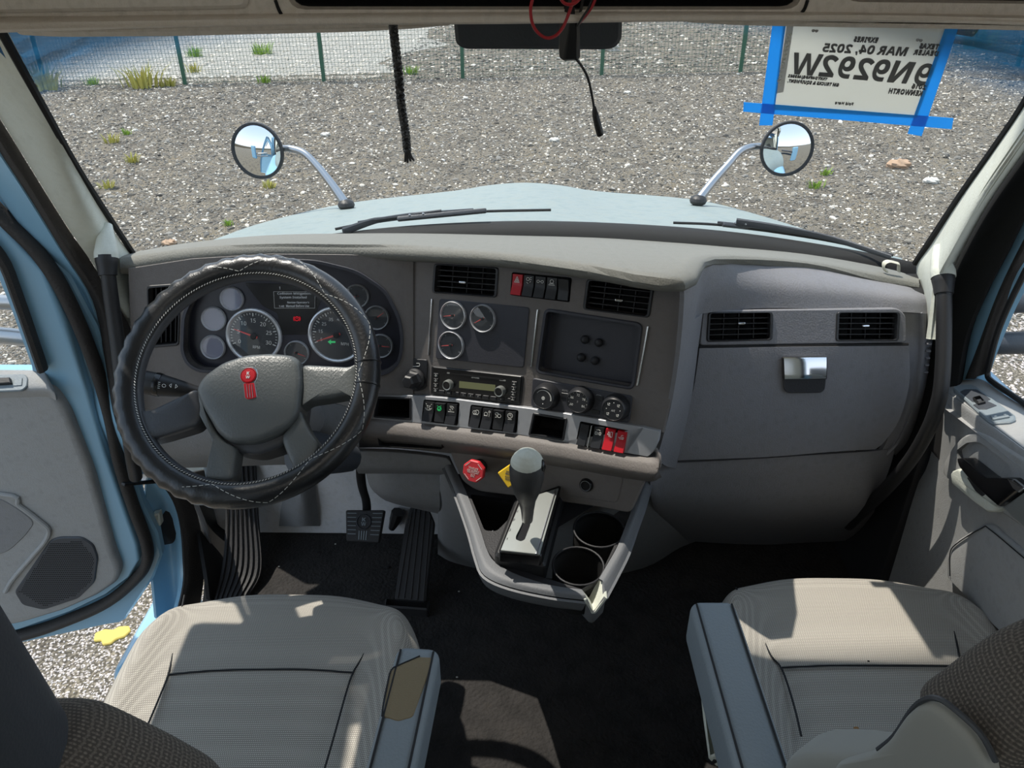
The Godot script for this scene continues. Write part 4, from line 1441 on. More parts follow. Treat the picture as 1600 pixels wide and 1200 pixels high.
	var pk := soft(ons(PC, [855, 486, 1000, 508.5, 987, 604, 841.5, 579]), 0.008)
	var rd := ons(PC, [677, 572.5, 816.5, 587.5, 812, 632, 675.5, 615.5])
	var cface := ons(PC, [640, 400.5, 700, 402, 770, 407, 920, 427, 1040, 442, 1067, 446, 1064, 500, 1060, 560, 1050, 620, 1036, 677, 884, 645.5, 827, 637.5, 690, 619.5, 641, 616])
	part("centre_fascia", slab(cface, 0.02, 0.002, [soft(v1, 0.006), soft(v2, 0.006), soft(hz, 0.004), pk, soft(rd, 0.003)]), M["dash_dark"], t)
	vent(t, v1, n, 4, 5, Vector2(0.47, 0.57))
	vent(t, v2, n, 4, 5, Vector2(0.53, 0.57))
	# hazard bank
	part("switch_bezel", pocket(soft(hz, 0.004), 0.012), M["void"], t)
	var icons := {"hazard": [[0.1, 1, 0.5, 0.05, 0.9, 1, 0.1, 1], [0.32, 0.85, 0.5, 0.42, 0.68, 0.85, 0.32, 0.85]], "lamp": [ring(0.4, 0.3, 0.25), [0.75, 0.1, 0.95, 0.0], [0.75, 0.35, 1.0, 0.35], [0.2, 0.8, 0.5, 1.0], [0.7, 0.8, 0.9, 0.6]], "marker": [ring(0.2, 0.5, 0.2), [0.4, 0.5, 0.7, 0.5], ring(0.85, 0.5, 0.2)], "axle": [ring(0.5, 0.3, 0.28, 8), [0, 0.85, 1, 0.85], [0.1, 0.65, 0.9, 0.65]],
		"tc": [[0.15, 0.35, 0.45, 0.35], [0.3, 0.35, 0.3, 0.9], [0.85, 0.45, 0.65, 0.35, 0.55, 0.6, 0.65, 0.9, 0.85, 0.8], [0, 0, 0.15, 0.15], [1, 0, 0.85, 0.15], ring(0.5, 0.55, 0.55, 10, 0.3, 2.84)], "foot": [[0.1, 0.1, 0.4, 0.35, 0.8, 0.1], ring(0.5, 0.65, 0.32), [0.3, 0.65, 0.5, 0.8, 0.8, 0.4]], "lock": [[0.2, 0.1, 0.7, 0.1, 0.9, 0.4], [0.3, 0.35, 0.6, 0.35, 0.75, 0.7], [0.2, 0.65, 0.5, 0.75], [0, 1, 1, 1]],
		"cloud": [ring(0.3, 0.55, 0.3), ring(0.65, 0.5, 0.35), [0.1, 0.9, 0.9, 0.9]], "cloud2": [ring(0.3, 0.6, 0.28), [0.0, 0.9, 0.6, 0.9], ring(0.85, 0.2, 0.15), [0.85, 0.5, 0.85, 1]], "fan": [ring(0.3, 0.3, 0.25), ring(0.72, 0.6, 0.28), [0.1, 0.9, 0.5, 0.7], [0.2, 0.1, 0.9, 0.4]], "esc": [ring(0.5, 0.4, 0.4), [0.3, 0.4, 0.5, 0.2, 0.7, 0.5], [0.2, 1, 0.8, 1]],
		"rail": [[0.1, 0.2, 0.5, 0.1, 0.8, 0.25], [0, 0.5, 0, 0.9, 0.3, 0.9, 0.3, 0.5, 0, 0.5], [0.5, 0.5, 0.5, 0.9], [0.7, 0.5, 0.95, 0.5, 0.95, 0.9, 0.7, 0.9, 0.7, 0.5]], "four": [[0.3, 0.1, 0.1, 0.6, 0.5, 0.6], [0.4, 0.1, 0.4, 0.9], [0.6, 0.1, 0.6, 0.9, 0.95, 0.9, 0.95, 0.1, 0.6, 0.1]], "cab": [[0, 0.7, 0.4, 0.7, 0.5, 0.3, 0.8, 0.3], [0.2, 0.9, 0.9, 0.9], ring(0.75, 0.7, 0.15)]}
	var names := ["hazard", "lamp", "marker", "axle", ""]
	for i in 5:
		var q := sub(hz, 0.015 + 0.194 * i, 0.02, 0.015 + 0.194 * (i + 1), 0.98)
		rocker(t, q, n, "red" if i == 0 else "switch_black", icons[names[i]] if names[i] != "" else [], i < 4, "icon_white", "red hazard switch" if i == 0 else "")
	# gauge panel
	part("gauge_panel", slab(soft(ons(lift(PC, 0.003), [686, 467, 827, 480.5, 818, 575, 680, 560]), 0.007), 0.006, 0.0015), M["panel_black"], t)
	var PP := lift(PC, 0.004)
	for q in [[708.5, 492.5, -105.0], [754.7, 497.6, -125.0], [705.2, 539.0, -105.0]]:
		gauge(t, on(q[0], q[1], PP), n, up, rad.call(q[0], q[1], 18.2, PP) * 1.02, "black", {"ticks": 7, "dim": true, "needle": q[2]})
	for q in [[674.3, 467, 668.8, 555], [839.8, 483.5, 829.2, 573], [1012.3, 510, 995.3, 603]]:
		part("chrome_strip", bar(on(q[0], q[1], lift(PC, 0.004)), on(q[2], q[3], lift(PC, 0.004)), 0.0036, 0.005, n), M["chrome"], t)
	# storage pocket with four round studs
	part("storage_pocket", pocket(pk, 0.028), M["panel_black"], t)
	var pko := raise(pk, n * 0.004)
	if newell(pko).dot(n) < 0: pko.reverse()
	part("pocket_rim", slab(inset(pko, n, -0.006), 0.005, 0.0018, [pko]), M["panel_black"], t)
	var PB := lift(PC, -0.024)
	for q in [[914, 530.6], [935.6, 535.4], [908, 558.5], [929.6, 563.6]]: part("stud", ball(on(q[0], q[1], PB), Vector3.ONE * rad.call(q[0], q[1], 6.6, PB), 14), M["recess"], t)
	# brake knob at the left
	part("knob_plate", slab(soft(ons(lift(PC, 0.003), [634, 560, 668, 562, 666, 607, 650, 612, 634, 606]), 0.008), 0.006, 0.0012), M["switch_black"], t)
	var kc := on(649.5, 592, lift(PC, 0.004))
	var kn := part("brake_knob", lathe([Vector2(0.020, 0), Vector2(0.021, 0.008), Vector2(0.017, 0.014), Vector2(0.015, 0.032), Vector2(0.012, 0.036), Vector2(0, 0.037)], kc, n, 6), M["switch_black"], t, 20.0)
	part("collar", lathe([Vector2(0.024, 0), Vector2(0.024, 0.005), Vector2(0.02, 0.009), Vector2(0, 0.009)], kc, n, 26), M["rubber"], kn)
	part("icon", strokes(ons(lift(PC, 0.0035), [645, 567, 656, 567, 656, 573, 645, 573]), [[0, 0.9, 0.9, 0.9, 1.0, 0.5, 0.9, 0.1, 0.5, 0.1]], 0.0013, n), M["icon_white"], kn)
	radio(t, rd, n, up)
	climate(t, n, up)
	# aluminium strip and the switches in it
	var PT := lift(PC, 0.012)
	var qa := ons(PT, [662, 624, 718.4, 629, 715.4, 665, 658.4, 658])
	var qb := ons(PT, [735.5, 632, 810.5, 641, 807.5, 677, 731, 667])
	var qc := ons(PT, [833, 644.5, 887, 653.5, 881, 689, 825.5, 680])
	var qd := ons(PT, [906.5, 658, 984.5, 673, 978.5, 709.5, 899, 695])
	var ql := ons(PT, [588, 619.5, 643, 621, 643, 657, 584, 652])
	var strip := ons(PT, [568, 613, 620, 616.5, 690, 621, 827, 638, 884, 646, 1006, 668, 1031, 674, 1028, 690, 1020, 707, 1012, 714, 881, 690.5, 812, 679.5, 734, 669.5, 620, 657.5, 560, 651])
	part("aluminium_strip", slab(strip, 0.014, 0.001, [soft(qa, 0.005), soft(qb, 0.005), soft(qc, 0.004), soft(qd, 0.004), soft(ql, 0.004)]), M["brushed"], t).set_meta("label", "brushed aluminium switch strip")
	for k in [[qa, 3, ["tc", "foot", "lock"]], [qb, 4, ["cloud", "cloud2", "fan", "esc"]]]:
		part("switch_bezel", pocket(soft(k[0], 0.005), 0.012), M["void"], t)
		for i in k[1]:
			rocker(t, sub(k[0], 0.03 + 0.94 * i / k[1], 0.03, 0.03 + 0.94 * (i + 1) / k[1], 0.97), n, "switch_black", icons[k[2][i]], not (k[2][i] in ["foot", "fan"]), "telltale_green" if k[2][i] == "foot" else "icon_white")
	part("cubby", pocket(soft(qc, 0.004), 0.06), M["void"], t)
	part("cubby", pocket(soft(ql, 0.004), 0.06), M["void"], t)
	for q in [qc, ql]:
		var qo := raise(soft(q, 0.004), n * 0.002)
		if newell(qo).dot(n) < 0: qo.reverse()
		part("cubby_rim", slab(qo, 0.01, 0.0008, [inset(qo, n, 0.004)]), M["switch_black"], t)
	part("switch_bezel", pocket(soft(qd, 0.004), 0.012), M["void"], t)
	for k in [[0.02, 0.22, "switch_black", ""], [0.30, 0.52, "switch_black", "rail"], [0.53, 0.74, "red", "four"], [0.76, 0.97, "red", "cab"]]:
		rocker(t, sub(qd, k[0], 0.03, k[1], 0.97), n, k[2], icons[k[3]] if k[3] != "" else [], true, "icon_white", "red rocker switch" if k[2] == "red" else "")
	part("divider", bar(quadp(qd, 0.265, 0.05) + n * 0.008, quadp(qd, 0.265, 0.97) + n * 0.008, 0.0022, 0.012, n), M["chrome"], t)
	# ledge under the strip
	var l0 := ons(PT, [556, 651, 620, 658, 734, 670, 812, 680, 881, 691, 1012, 715, 1024, 700])
	var l1 := ons(lift(PC, 0.024), [553, 660, 620, 667, 734, 681, 812, 691, 881, 702, 1016, 727, 1030, 712])
	var l2 := ons(lift(PC, 0.026), [552, 684, 620, 686, 734, 700, 812, 711, 881, 722, 1008, 745, 1030, 735])
	var l3 := ons(lift(PC, -0.03), [552, 700, 620, 700, 734, 712, 812, 722, 881, 732, 1004, 752, 1034, 746])
	part("lower_ledge", sheet([l0, l1, l2, l3], 4, 4, 0.004), M["dash_dark"], t, 45.0)
	part("card_slot", pocket(soft(ons(lift(PC, 0.027), [590, 683.5, 690, 690, 690, 702.5, 592, 697]), 0.004), 0.03), M["void"], t)
	# lower panel that carries the air knobs
	var PL := lift(PC, -0.022)
	part("lower_panel", slab(soft(ons(PL, [700, 700, 1010, 745, 985, 802, 930, 792, 830, 778, 745, 768, 722, 752]), 0.012), 0.02, 0.003), M["dash_dark"], t)
	part("inset_panel", slab(soft(ons(lift(PL, 0.002), [730, 706, 974, 745, 964, 786, 740, 752]), 0.01), 0.004, 0.001), M["dash_dark"], t)
	var so := on(916.4, 757.6, lift(PL, 0.002))
	var s2 := part("power_socket", lathe([Vector2(0.0095, -0.002), Vector2(0.0095, 0.006), Vector2(0.012, 0.007), Vector2(0.0145, 0.004), Vector2(0.015, 0)], so, n, 24), M["gloss_black"], t)
	part("contact", lathe([Vector2(0.0098, 0.003), Vector2(0.0105, 0.0075), Vector2(0.0112, 0.0075)], so, n, 24), M["satin"], s2)
	part("hole", lathe([Vector2(0.0096, 0.004), Vector2(0, 0.0025)], so, n, 20), M["void"], s2)
	air_knobs(PL, n, up)
	# knee panels under the wheel
	part("knee_panel", sheet([zdr([206, 638, 1.47, 330, 628, 1.46, 470, 622, 1.46, 560, 640, 1.46]), zdr([212, 680, 1.45, 330, 672, 1.44, 470, 664, 1.44, 560, 690, 1.44]), zdr([222, 716, 1.47, 330, 712, 1.46, 470, 706, 1.46, 562, 712, 1.46]), zdr([236, 732, 1.55, 330, 730, 1.55, 470, 726, 1.55, 566, 732, 1.55])], 4, 4, 0.006), M["trim_grey"], t)
	part("knee_bolster", sheet([zdr([552, 700, 1.47, 620, 702, 1.47, 690, 710, 1.47, 702, 714, 1.47]), zdr([553, 708, 1.45, 620, 710, 1.45, 690, 717, 1.45, 704, 722, 1.45]), zdr([556, 731, 1.46, 620, 733, 1.46, 690, 737, 1.46, 708, 742, 1.46]), zdr([560, 740, 1.52, 620, 740, 1.52, 690, 742, 1.52, 708, 748, 1.52])], 4, 4, 0.006), M["trim_grey"], t, 50.0)
	part("fuse_cover", sheet([zdr([570, 732, 1.56, 600, 732, 1.54, 650, 734, 1.54, 687, 736, 1.54]), zdr([578, 760, 1.55, 604, 760, 1.53, 650, 764, 1.53, 687, 768, 1.53]), zdr([592, 775, 1.56, 610, 779, 1.54, 650, 786, 1.54, 687, 792, 1.54]), zdr([602, 782, 1.62, 620, 788, 1.60, 655, 796, 1.60, 686, 803, 1.60])], 4, 4, 0.006), M["trim_grey"], t, 50.0)
	# pedestal down to the floor
	part("pedestal", sheet([zdr([690, 735, 1.50, 704, 745, 1.46, 760, 770, 1.44, 900, 795, 1.44, 1000, 760, 1.44, 1040, 740, 1.48, 1080, 740, 1.60]), zdr([686, 770, 1.54, 700, 780, 1.51, 760, 810, 1.48, 900, 830, 1.48, 1010, 800, 1.48, 1050, 780, 1.52, 1090, 775, 1.64]), zdr([684, 820, 1.62, 700, 832, 1.58, 770, 850, 1.55, 900, 870, 1.55, 1010, 845, 1.55, 1056, 820, 1.58, 1096, 810, 1.68]), zdr([684, 866, 1.70, 712, 880, 1.68, 790, 896, 1.64, 900, 905, 1.62, 1004, 888, 1.66, 1062, 856, 1.70, 1100, 842, 1.76])], 4, 4, 0.008), M["trim_grey"], t, 50.0)
func radio(t: Node3D, q: Array, n: Vector3, up: Vector3) -> void:
	var r := thing("radio", "black single slot car radio with two silver ringed knobs", "radio", quadp(q, 0.5, 0.5) - n * 0.05)
	var f := raise(soft(q, 0.003), n * 0.004)
	part("housing", slab(f, 0.06, 0.0012), M["gloss_black"], r)
	part("trim_ring", slab(raise(soft([q[0] + (q[0] - q[2]).normalized() * 0.004, q[1] + (q[1] - q[3]).normalized() * 0.004, q[2] + (q[2] - q[0]).normalized() * 0.004, q[3] + (q[3] - q[1]).normalized() * 0.004], 0.005), n * 0.002), 0.004, 0.001, [raise(soft(q, 0.003), n * 0.002)]), M["recess"], r)
	var pl := plane_of(f[0], f[8], f[14])
	pl = Plane(n, n.dot(q[0] + n * 0.0045))
	for k in [[702.0, 600.5], [783.0, 610.4]]:
		var c := on(k[0], k[1], pl)
		var kn := part("knob", lathe([Vector2(0.0085, 0), Vector2(0.0082, 0.011), Vector2(0.0070, 0.0125), Vector2(0, 0.0122)], c, n, 24), M["gloss_black"], r)
		part("silver_ring", lathe([Vector2(0.0080, 0.0126), Vector2(0.0098, 0.0132), Vector2(0.0108, 0.010), Vector2(0.0112, 0)], c, n, 28), M["silver"], kn)
	part("display", slab(ons(lift(pl, 0.0006), [717.5, 595.6, 773.7, 601.5, 773.5, 611.5, 717.3, 605.8]), 0.001, 0.0), M["lcd"], r)
	part("disc_slot", slab(ons(lift(pl, 0.0004), [703, 582.5, 786, 592, 786, 594.2, 703, 584.7]), 0.001, 0.0), M["void"], r)
	for i in 10:
		var s := 0.09 + 0.085 * i
		part("button", slab(soft(raise(sub(q, s, 0.80, s + 0.065, 0.93), n * 0.006), 0.001), 0.003, 0.0006), M["switch_black"], r)
		if i in [1, 3, 4, 5, 8]: text(r, ["", "AUX", "", "1", "2", "3", "", "", "6", ""][i], quadp(q, s + 0.033, 0.865) + n * 0.0063, q[1] - q[0], up, 0.0028, M["icon_white"], 0.0, false, 0.0005)
	for k in [[0.05, 0.28], [0.05, 0.46], [0.05, 0.64], [0.05, 0.82], [0.93, 0.26], [0.93, 0.44], [0.93, 0.62], [0.93, 0.80]]:
		part("button", slab(soft(raise(sub(q, k[0] - 0.028, k[1] - 0.065, k[0] + 0.028, k[1] + 0.065), n * 0.006), 0.001), 0.003, 0.0006), M["switch_black"], r)
		part("mark", strokes(raise(sub(q, k[0] - 0.014, k[1] - 0.04, k[0] + 0.014, k[1] + 0.04), n * 0.0062), [[0.1, 0.8, 0.5, 0.1, 0.9, 0.8], [0.2, 1, 0.8, 1]] if k[0] < 0.5 else [[0.5, 0, 0.5, 0.9], [0, 1, 1, 1]], 0.0008, n), M["icon_white"], r)
	text(r, "USB", quadp(q, 0.19, 0.16) + n * 0.0045, q[1] - q[0], up, 0.0026, M["icon_white"], 0.0, false, 0.0005)
	text(r, "CD PLAYER", quadp(q, 0.50, 0.22) + n * 0.0045, q[1] - q[0], up, 0.0026, M["icon_white"], 0.018, false, 0.0005)
	text(r, "Bluetooth", quadp(q, 0.80, 0.20) + n * 0.0045, q[1] - q[0], up, 0.0032, M["icon_white"], 0.014, false, 0.0005)
func climate(t: Node3D, n: Vector3, up: Vector3) -> void:
	var q := ons(lift(PC, 0.004), [832, 590.5, 988, 619, 983, 661.5, 829, 635])
	var p := part("climate_panel", slab(soft(q, 0.007), 0.01, 0.0015), M["panel_black"], t)
	var rt: Vector3 = (q[1] - q[0]).normalized()
	var u2 := n.cross(rt)
	for k in [[851.5, 622.0, 0], [904.6, 627.6, 1], [959.6, 639.6, 2]]:
		var c := on(k[0] + 4.0, k[1] - 4.0, lift(PC, 0.004))
		var kn := part("climate_knob", lathe([Vector2(0.0275, 0), Vector2(0.0268, 0.012), Vector2(0.0235, 0.022), Vector2(0.0215, 0.024), Vector2(0.0208, 0.0225), Vector2(0, 0.0225)], c, n, 32), M["switch_black"], t)
		var top := c + n * 0.0229
		var g := G.new()
		if k[2] == 0:
			for i in 14:
				var a := deg_to_rad(-60.0 + 150.0 * i / 13.0)
				var b := deg_to_rad(-60.0 + 150.0 * (i + 1) / 13.0)
				g.add(bar(top + (u2 * cos(a) + rt * sin(a)) * 0.0165, top + (u2 * cos(b) + rt * sin(b)) * 0.0165, 0.0006 + 0.0018 * i / 13.0, 0.0005, n))
			part("fan_scale", g, M["icon_white"], kn)
			part("icon", strokes([top - rt * 0.004 + u2 * 0.004, top + rt * 0.004 + u2 * 0.004, top + rt * 0.004 - u2 * 0.004, top - rt * 0.004 - u2 * 0.004], [ring(0.5, 0.5, 0.4), [0.2, 0.2, 0.8, 0.8], [0.8, 0.2, 0.2, 0.8], [0.5, 0, 0.5, 1]], 0.0012, n), M["icon_white"], kn)
			part("dot", ball(top - u2 * 0.012, Vector3.ONE * 0.0011, 8), M["icon_white"], kn)
		elif k[2] == 1:
			var nums := ["60", "66", "72", "78", "84"]
			for i in 5:
				var a := deg_to_rad(-120.0 + 60.0 * i)
				text(kn, nums[i], top + (u2 * cos(a) + rt * sin(a)) * 0.0140, rt, u2, 0.0044, M["icon_white"], 0.0, false, 0.0005)
			for i in 12:
				var a := deg_to_rad(-120.0 + 240.0 * i / 11.0)
				g.add(bar(top + (u2 * cos(a) + rt * sin(a)) * 0.0185, top + (u2 * cos(a) + rt * sin(a)) * 0.0198, 0.0007, 0.0005, n))
			part("tick_marks", g, M["icon_white"], kn)
			text(kn, "F", top, rt, u2, 0.004, M["print_grey"], 0.0, false, 0.0005)
		else:
			for i in 7:
				var a := deg_to_rad(-135.0 + 45.0 * i)
				var cc := top + (u2 * cos(a) + rt * sin(a)) * 0.0138
				var w := 0.0028
				if i % 2 == 0: part("icon", strokes([cc - rt * w + u2 * w, cc + rt * w + u2 * w, cc + rt * w - u2 * w, cc - rt * w - u2 * w], [[0.1, 0.1, 0.2, 0.9, 0.9, 0.9], ring(0.7, 0.3, 0.2, 6)], 0.001, n), M["icon_white"], kn)
				else: part("dot", ball(cc, Vector3.ONE * 0.0009, 8), M["icon_white"], kn)
			text(kn, "A/C", top - u2 * 0.002, rt, u2, 0.0036, M["icon_white"], 0.0, false, 0.0005)
	for k in [[884, 618, 7.5, 3.5], [936, 622, 7.0, 3.5], [931, 644, 6, 3.5]]:
		var pl := lift(PC, 0.0055)
		part("button", slab(soft(ons(pl, [k[0] - k[2], k[1] - k[3] - 1, k[0] + k[2], k[1] - k[3] + 1, k[0] + k[2] - 1, k[1] + k[3] + 1, k[0] - k[2] - 1, k[1] + k[3] - 1]), 0.002), 0.003, 0.0006), M["switch_black"], p)
	text(p, "AUTO", on(883, 610.3, lift(PC, 0.0044)), rt, u2, 0.0038, M["print_grey"], 0.0, false, 0.0005)
	part("icon", strokes(ons(lift(PC, 0.0045), [931, 615, 941, 617, 940, 623, 930, 621]), [[0, 0.8, 0.2, 0.2, 0.8, 0.2, 1, 0.8, 0, 0.8]], 0.0009, n), M["print_grey"], p)
func air_knobs(PL: Plane, n: Vector3, up: Vector3) -> void:
	for k in [[741.0, 735.6, 15.6, 0], [797.5, 742.5, 18.5, 1]]:
		var c := on(k[0], k[1], lift(PL, 0.05))
		var root := on(k[0] + 10.0, k[1] - 8.0, lift(PL, 0.003))
		var nn := (c - root).normalized().lerp(n, 0.6).normalized()
		var red: bool = k[3] == 0
		var t := thing("air_valve_knob", "red octagonal trailer air supply knob on the lower dashboard" if red else "yellow diamond parking brake knob half hidden behind the gear lever", "valve knob", root, "push pull air brake knobs")
		part("boot", lathe([Vector2(0.016, 0), Vector2(0.017, 0.006), Vector2(0.012, 0.012)], root, n, 22), M["rubber"], t)
		part("stem", tube([root, root.lerp(c, 0.5), c], [0.009, 0.010, 0.013], 16, 2), M["red_dark"] if red else M["black"], t)
		var r := on(k[0] - k[2], k[1], lift(PL, 0.05)).distance_to(on(k[0] + k[2], k[1], lift(PL, 0.05))) * 0.5
		var cnt := 8 if red else 4
		var u2 := (up - nn * up.dot(nn)).normalized()
		var rt := u2.cross(nn)
		var poly := []
		for i in cnt:
			var a := TAU * (i + (0.5 if red else 0.0)) / cnt
			poly.append(c + (u2 * cos(a) + rt * sin(a)) * r * (1.06 if red else 1.0) + nn * 0.006)
		poly = soft(poly, 0.003)
		var kn := part("knob", slab(poly, 0.010, 0.002), M["tag_red"] if red else M["yellow"], t)
		var f := c + nn * 0.0064
		if red:
			text(kn, "TRAILER", f + u2 * 0.007, rt, u2, 0.0042, M["icon_white"], 0.022, false, 0.0005)
			text(kn, "AIR SUPPLY", f + u2 * 0.0015, rt, u2, 0.0042, M["icon_white"], 0.029, false, 0.0005)
			text(kn, "PUSH TO SUPPLY", f - u2 * 0.0028, rt, u2, 0.0026, M["icon_white"], 0.026, false, 0.0005)
			text(kn, "PULL TO", f - u2 * 0.0072, rt, u2, 0.0026, M["icon_white"], 0.010, false, 0.0005)
			text(kn, "EVAC", f - u2 * 0.0108, rt, u2, 0.0030, M["icon_white"], 0.009, false, 0.0005)
			var g := G.new()
			for a in [-45.0, 45.0, 135.0, 225.0]:
				var d: Vector3 = u2 * cos(deg_to_rad(a)) + rt * sin(deg_to_rad(a))
				var s := nn.cross(d) * r * 0.3
				g.add(bar(f + d * r * 0.82 - s, f + d * r * 0.82 + s, 0.0012, 0.0005, nn))
			part("border_marks", g, M["icon_white"], kn)
		else:
			text(kn, "PARKING", f + u2 * 0.009, rt, u2, 0.0030, M["ink"], 0.016, false, 0.0005)
			text(kn, "BRAKE", f + u2 * 0.004, rt, u2, 0.0040, M["ink"], 0.018, true, 0.0005)
			text(kn, "PUSH TO", f - u2 * 0.003, rt, u2, 0.0034, M["ink"], 0.018, false, 0.0005)
			text(kn, "RELEASE", f - u2 * 0.008, rt, u2, 0.0034, M["ink"], 0.016, false, 0.0005)

func passenger_dash() -> void:
	var t := thing("passenger_dashboard", "bluish grey passenger half of the dashboard with glove box and two vents", "dashboard", V(0.6, 0.3, 1.6))
	var rows := [
		zdr([1068, 446, 1.255, 1086, 426, 1.38, 1110, 408.5, 1.52, 1180, 409, 1.60, 1257, 416, 1.62, 1350, 434, 1.635, 1430, 449, 1.64, 1440, 452, 1.72]),
		zdr([1069, 462, 1.252, 1088, 442, 1.385, 1110, 424, 1.51, 1180, 420, 1.575, 1257, 427, 1.59, 1350, 441, 1.60, 1440, 457, 1.61, 1450, 460, 1.72]),
		zdr([1068, 485, 1.252, 1087, 468, 1.39, 1105, 455, 1.50, 1180, 446, 1.545, 1257, 450, 1.55, 1350, 458, 1.56, 1446, 468, 1.57, 1456, 470, 1.72]),
		zdr([1066, 512, 1.252, 1084, 500, 1.39, 1098, 490, 1.50, 1180, 482, 1.53, 1257, 482, 1.53, 1350, 484, 1.54, 1450, 490, 1.55, 1462, 492, 1.72]),
		zdr([1061, 560, 1.252, 1079, 556, 1.38, 1090, 550, 1.48, 1180, 545, 1.505, 1257, 545, 1.505, 1350, 545, 1.51, 1451, 548, 1.54, 1466, 550, 1.72]),
		zdr([1051, 622, 1.252, 1068, 625, 1.37, 1080, 625, 1.46, 1180, 622, 1.48, 1257, 622, 1.48, 1350, 622, 1.485, 1440, 622, 1.53, 1462, 622, 1.72]),
		zdr([1038, 676, 1.252, 1052, 690, 1.36, 1064, 700, 1.44, 1180, 694, 1.455, 1257, 692, 1.455, 1350, 690, 1.465, 1412, 685, 1.52, 1440, 690, 1.72]),
		zdr([1026, 716, 1.26, 1040, 728, 1.36, 1056, 732, 1.44, 1180, 724, 1.45, 1257, 720, 1.45, 1350, 714, 1.465, 1388, 708, 1.52, 1416, 716, 1.72])]
	part("upper_lid", sheet(rows.slice(0, 4), 4, 4, 0.008), M["dash_blue"], t, 60.0)
	var low := rows.slice(3)
	part("left_flank", sheet(low.map(func(r): return r.slice(0, 3)), 4, 4, 0.008), M["dash_blue"], t, 60.0)
	part("right_flank", sheet(low.map(func(r): return [r[6].lerp(r[5], 0.42), r[6].lerp(r[5], 0.2), r[6], r[7]]), 4, 4, 0.008), M["dash_blue"], t, 60.0)
	part("inner_box", rbox(Transform3D(Basis.IDENTITY, V(0.70, 0.70, 1.66)), Vector3(0.5, 0.40, 0.12), 0.01, 1), M["void"], t)
	var PV := plane_of(zd(1150, 485, 1.518), zd(1380, 485, 1.521), zd(1150, 540, 1.493))
	var n := PV.normal
	var a := ons(PV, [1110, 489.5, 1203.5, 488.5, 1203, 530, 1107.5, 532.5])
	var b := ons(PV, [1311, 488.5, 1402, 488.5, 1400, 531, 1309, 531.5])
	var fas := soft(ons(PV, [1098, 485, 1404, 481.5, 1416, 493, 1417, 535.5, 1092.5, 540]), 0.01)
	part("vent_fascia", slab(fas, 0.02, 0.0025, [soft(a, 0.006), soft(b, 0.006)]), M["dash_blue"], t)
	vent(t, a, n, 4, 5, Vector2(0.52, 0.38))
	vent(t, b, n, 4, 5, Vector2(0.46, 0.48))
	part("shadow_gap", tube(ons(lift(PV, -0.002), [1092, 541.5, 1250, 540.3, 1419, 538]), 0.003, 6, 3), M["void"], t)
	# glove box door
	var rg := [zdr([1093, 544, 1.490, 1200, 542.5, 1.490, 1300, 541.5, 1.492, 1418, 540, 1.497]), zdr([1091, 560, 1.483, 1200, 560, 1.483, 1300, 560, 1.485, 1421, 556, 1.494]), zdr([1083, 610, 1.465, 1200, 612, 1.464, 1300, 612, 1.466, 1420, 604, 1.482]), zdr([1067, 665, 1.446, 1200, 665, 1.445, 1300, 664, 1.448, 1405, 656, 1.468]), zdr([1056, 700, 1.436, 1200, 700, 1.436, 1300, 696, 1.44, 1382, 690, 1.462]), zdr([1048, 720, 1.434, 1200, 714, 1.434, 1300, 706, 1.438, 1368, 702, 1.462])]
	var gd := part("glove_box_door", sheet(rg, 5, 4, 0.016), M["dash_blue"], t, 50.0)
	var PH := plane_of(zd(1225, 560, 1.478), zd(1290, 560, 1.479), zd(1225, 612, 1.456))
	part("finger_recess", slab(soft(ons(PH, [1223.5, 590, 1291, 590, 1289, 609, 1283, 614, 1231, 614, 1225, 609]), 0.006), 0.003, 0.0012), M["recess"], gd)
	part("latch_frame", slab(soft(ons(lift(PH, 0.002), [1223, 558.5, 1293, 558.5, 1292.5, 593, 1224, 593]), 0.004), 0.008, 0.001), M["black"], gd)
	var hp := ons(lift(PH, 0.006), [1225, 560.5, 1291.5, 560.5, 1291, 589.5, 1226, 590.5])
	part("chrome_latch", sheet([[hp[0] - n * 0.004, hp[0].lerp(hp[1], 0.5) - n * 0.003, hp[1] - n * 0.004], [hp[0], hp[0].lerp(hp[1], 0.5) + n * 0.002, hp[1]], [hp[3], hp[3].lerp(hp[2], 0.5) + n * 0.002, hp[2]], [hp[3] - n * 0.004, hp[3].lerp(hp[2], 0.5) - n * 0.003, hp[2] - n * 0.004]], 5, 4, 0.002), M["chrome"], gd, 60.0).set_meta("label", "chrome latch")
	# right end: little cooling ribs beside the handle
	for i in 6: part("rib", rbox(frame(zd(1451 - i * 1.3, 524 + 11 * i, 1.53), Vector3.RIGHT, Vector3.UP), Vector3(0.010, 0.004, 0.02), 0.0015, 1), M["dash_blue"], t)
	# lower knee panel
	part("lower_panel", sheet([zdr([1020, 718, 1.40, 1050, 723.5, 1.44, 1180, 717, 1.45, 1257, 712, 1.45, 1350, 706, 1.465, 1398, 701, 1.52]), zdr([1016, 745, 1.38, 1050, 752, 1.44, 1180, 748, 1.45, 1257, 742, 1.45, 1350, 736, 1.465, 1392, 726, 1.52]), zdr([1020, 790, 1.46, 1050, 800, 1.48, 1180, 806, 1.49, 1257, 800, 1.49, 1340, 792, 1.50, 1372, 780, 1.56]), zdr([1040, 834, 1.66, 1060, 844, 1.69, 1180, 851, 1.73, 1257, 848, 1.73, 1330, 844, 1.72, 1356, 832, 1.74])], 4, 4, 0.008), M["dash_blue"], t, 50.0)
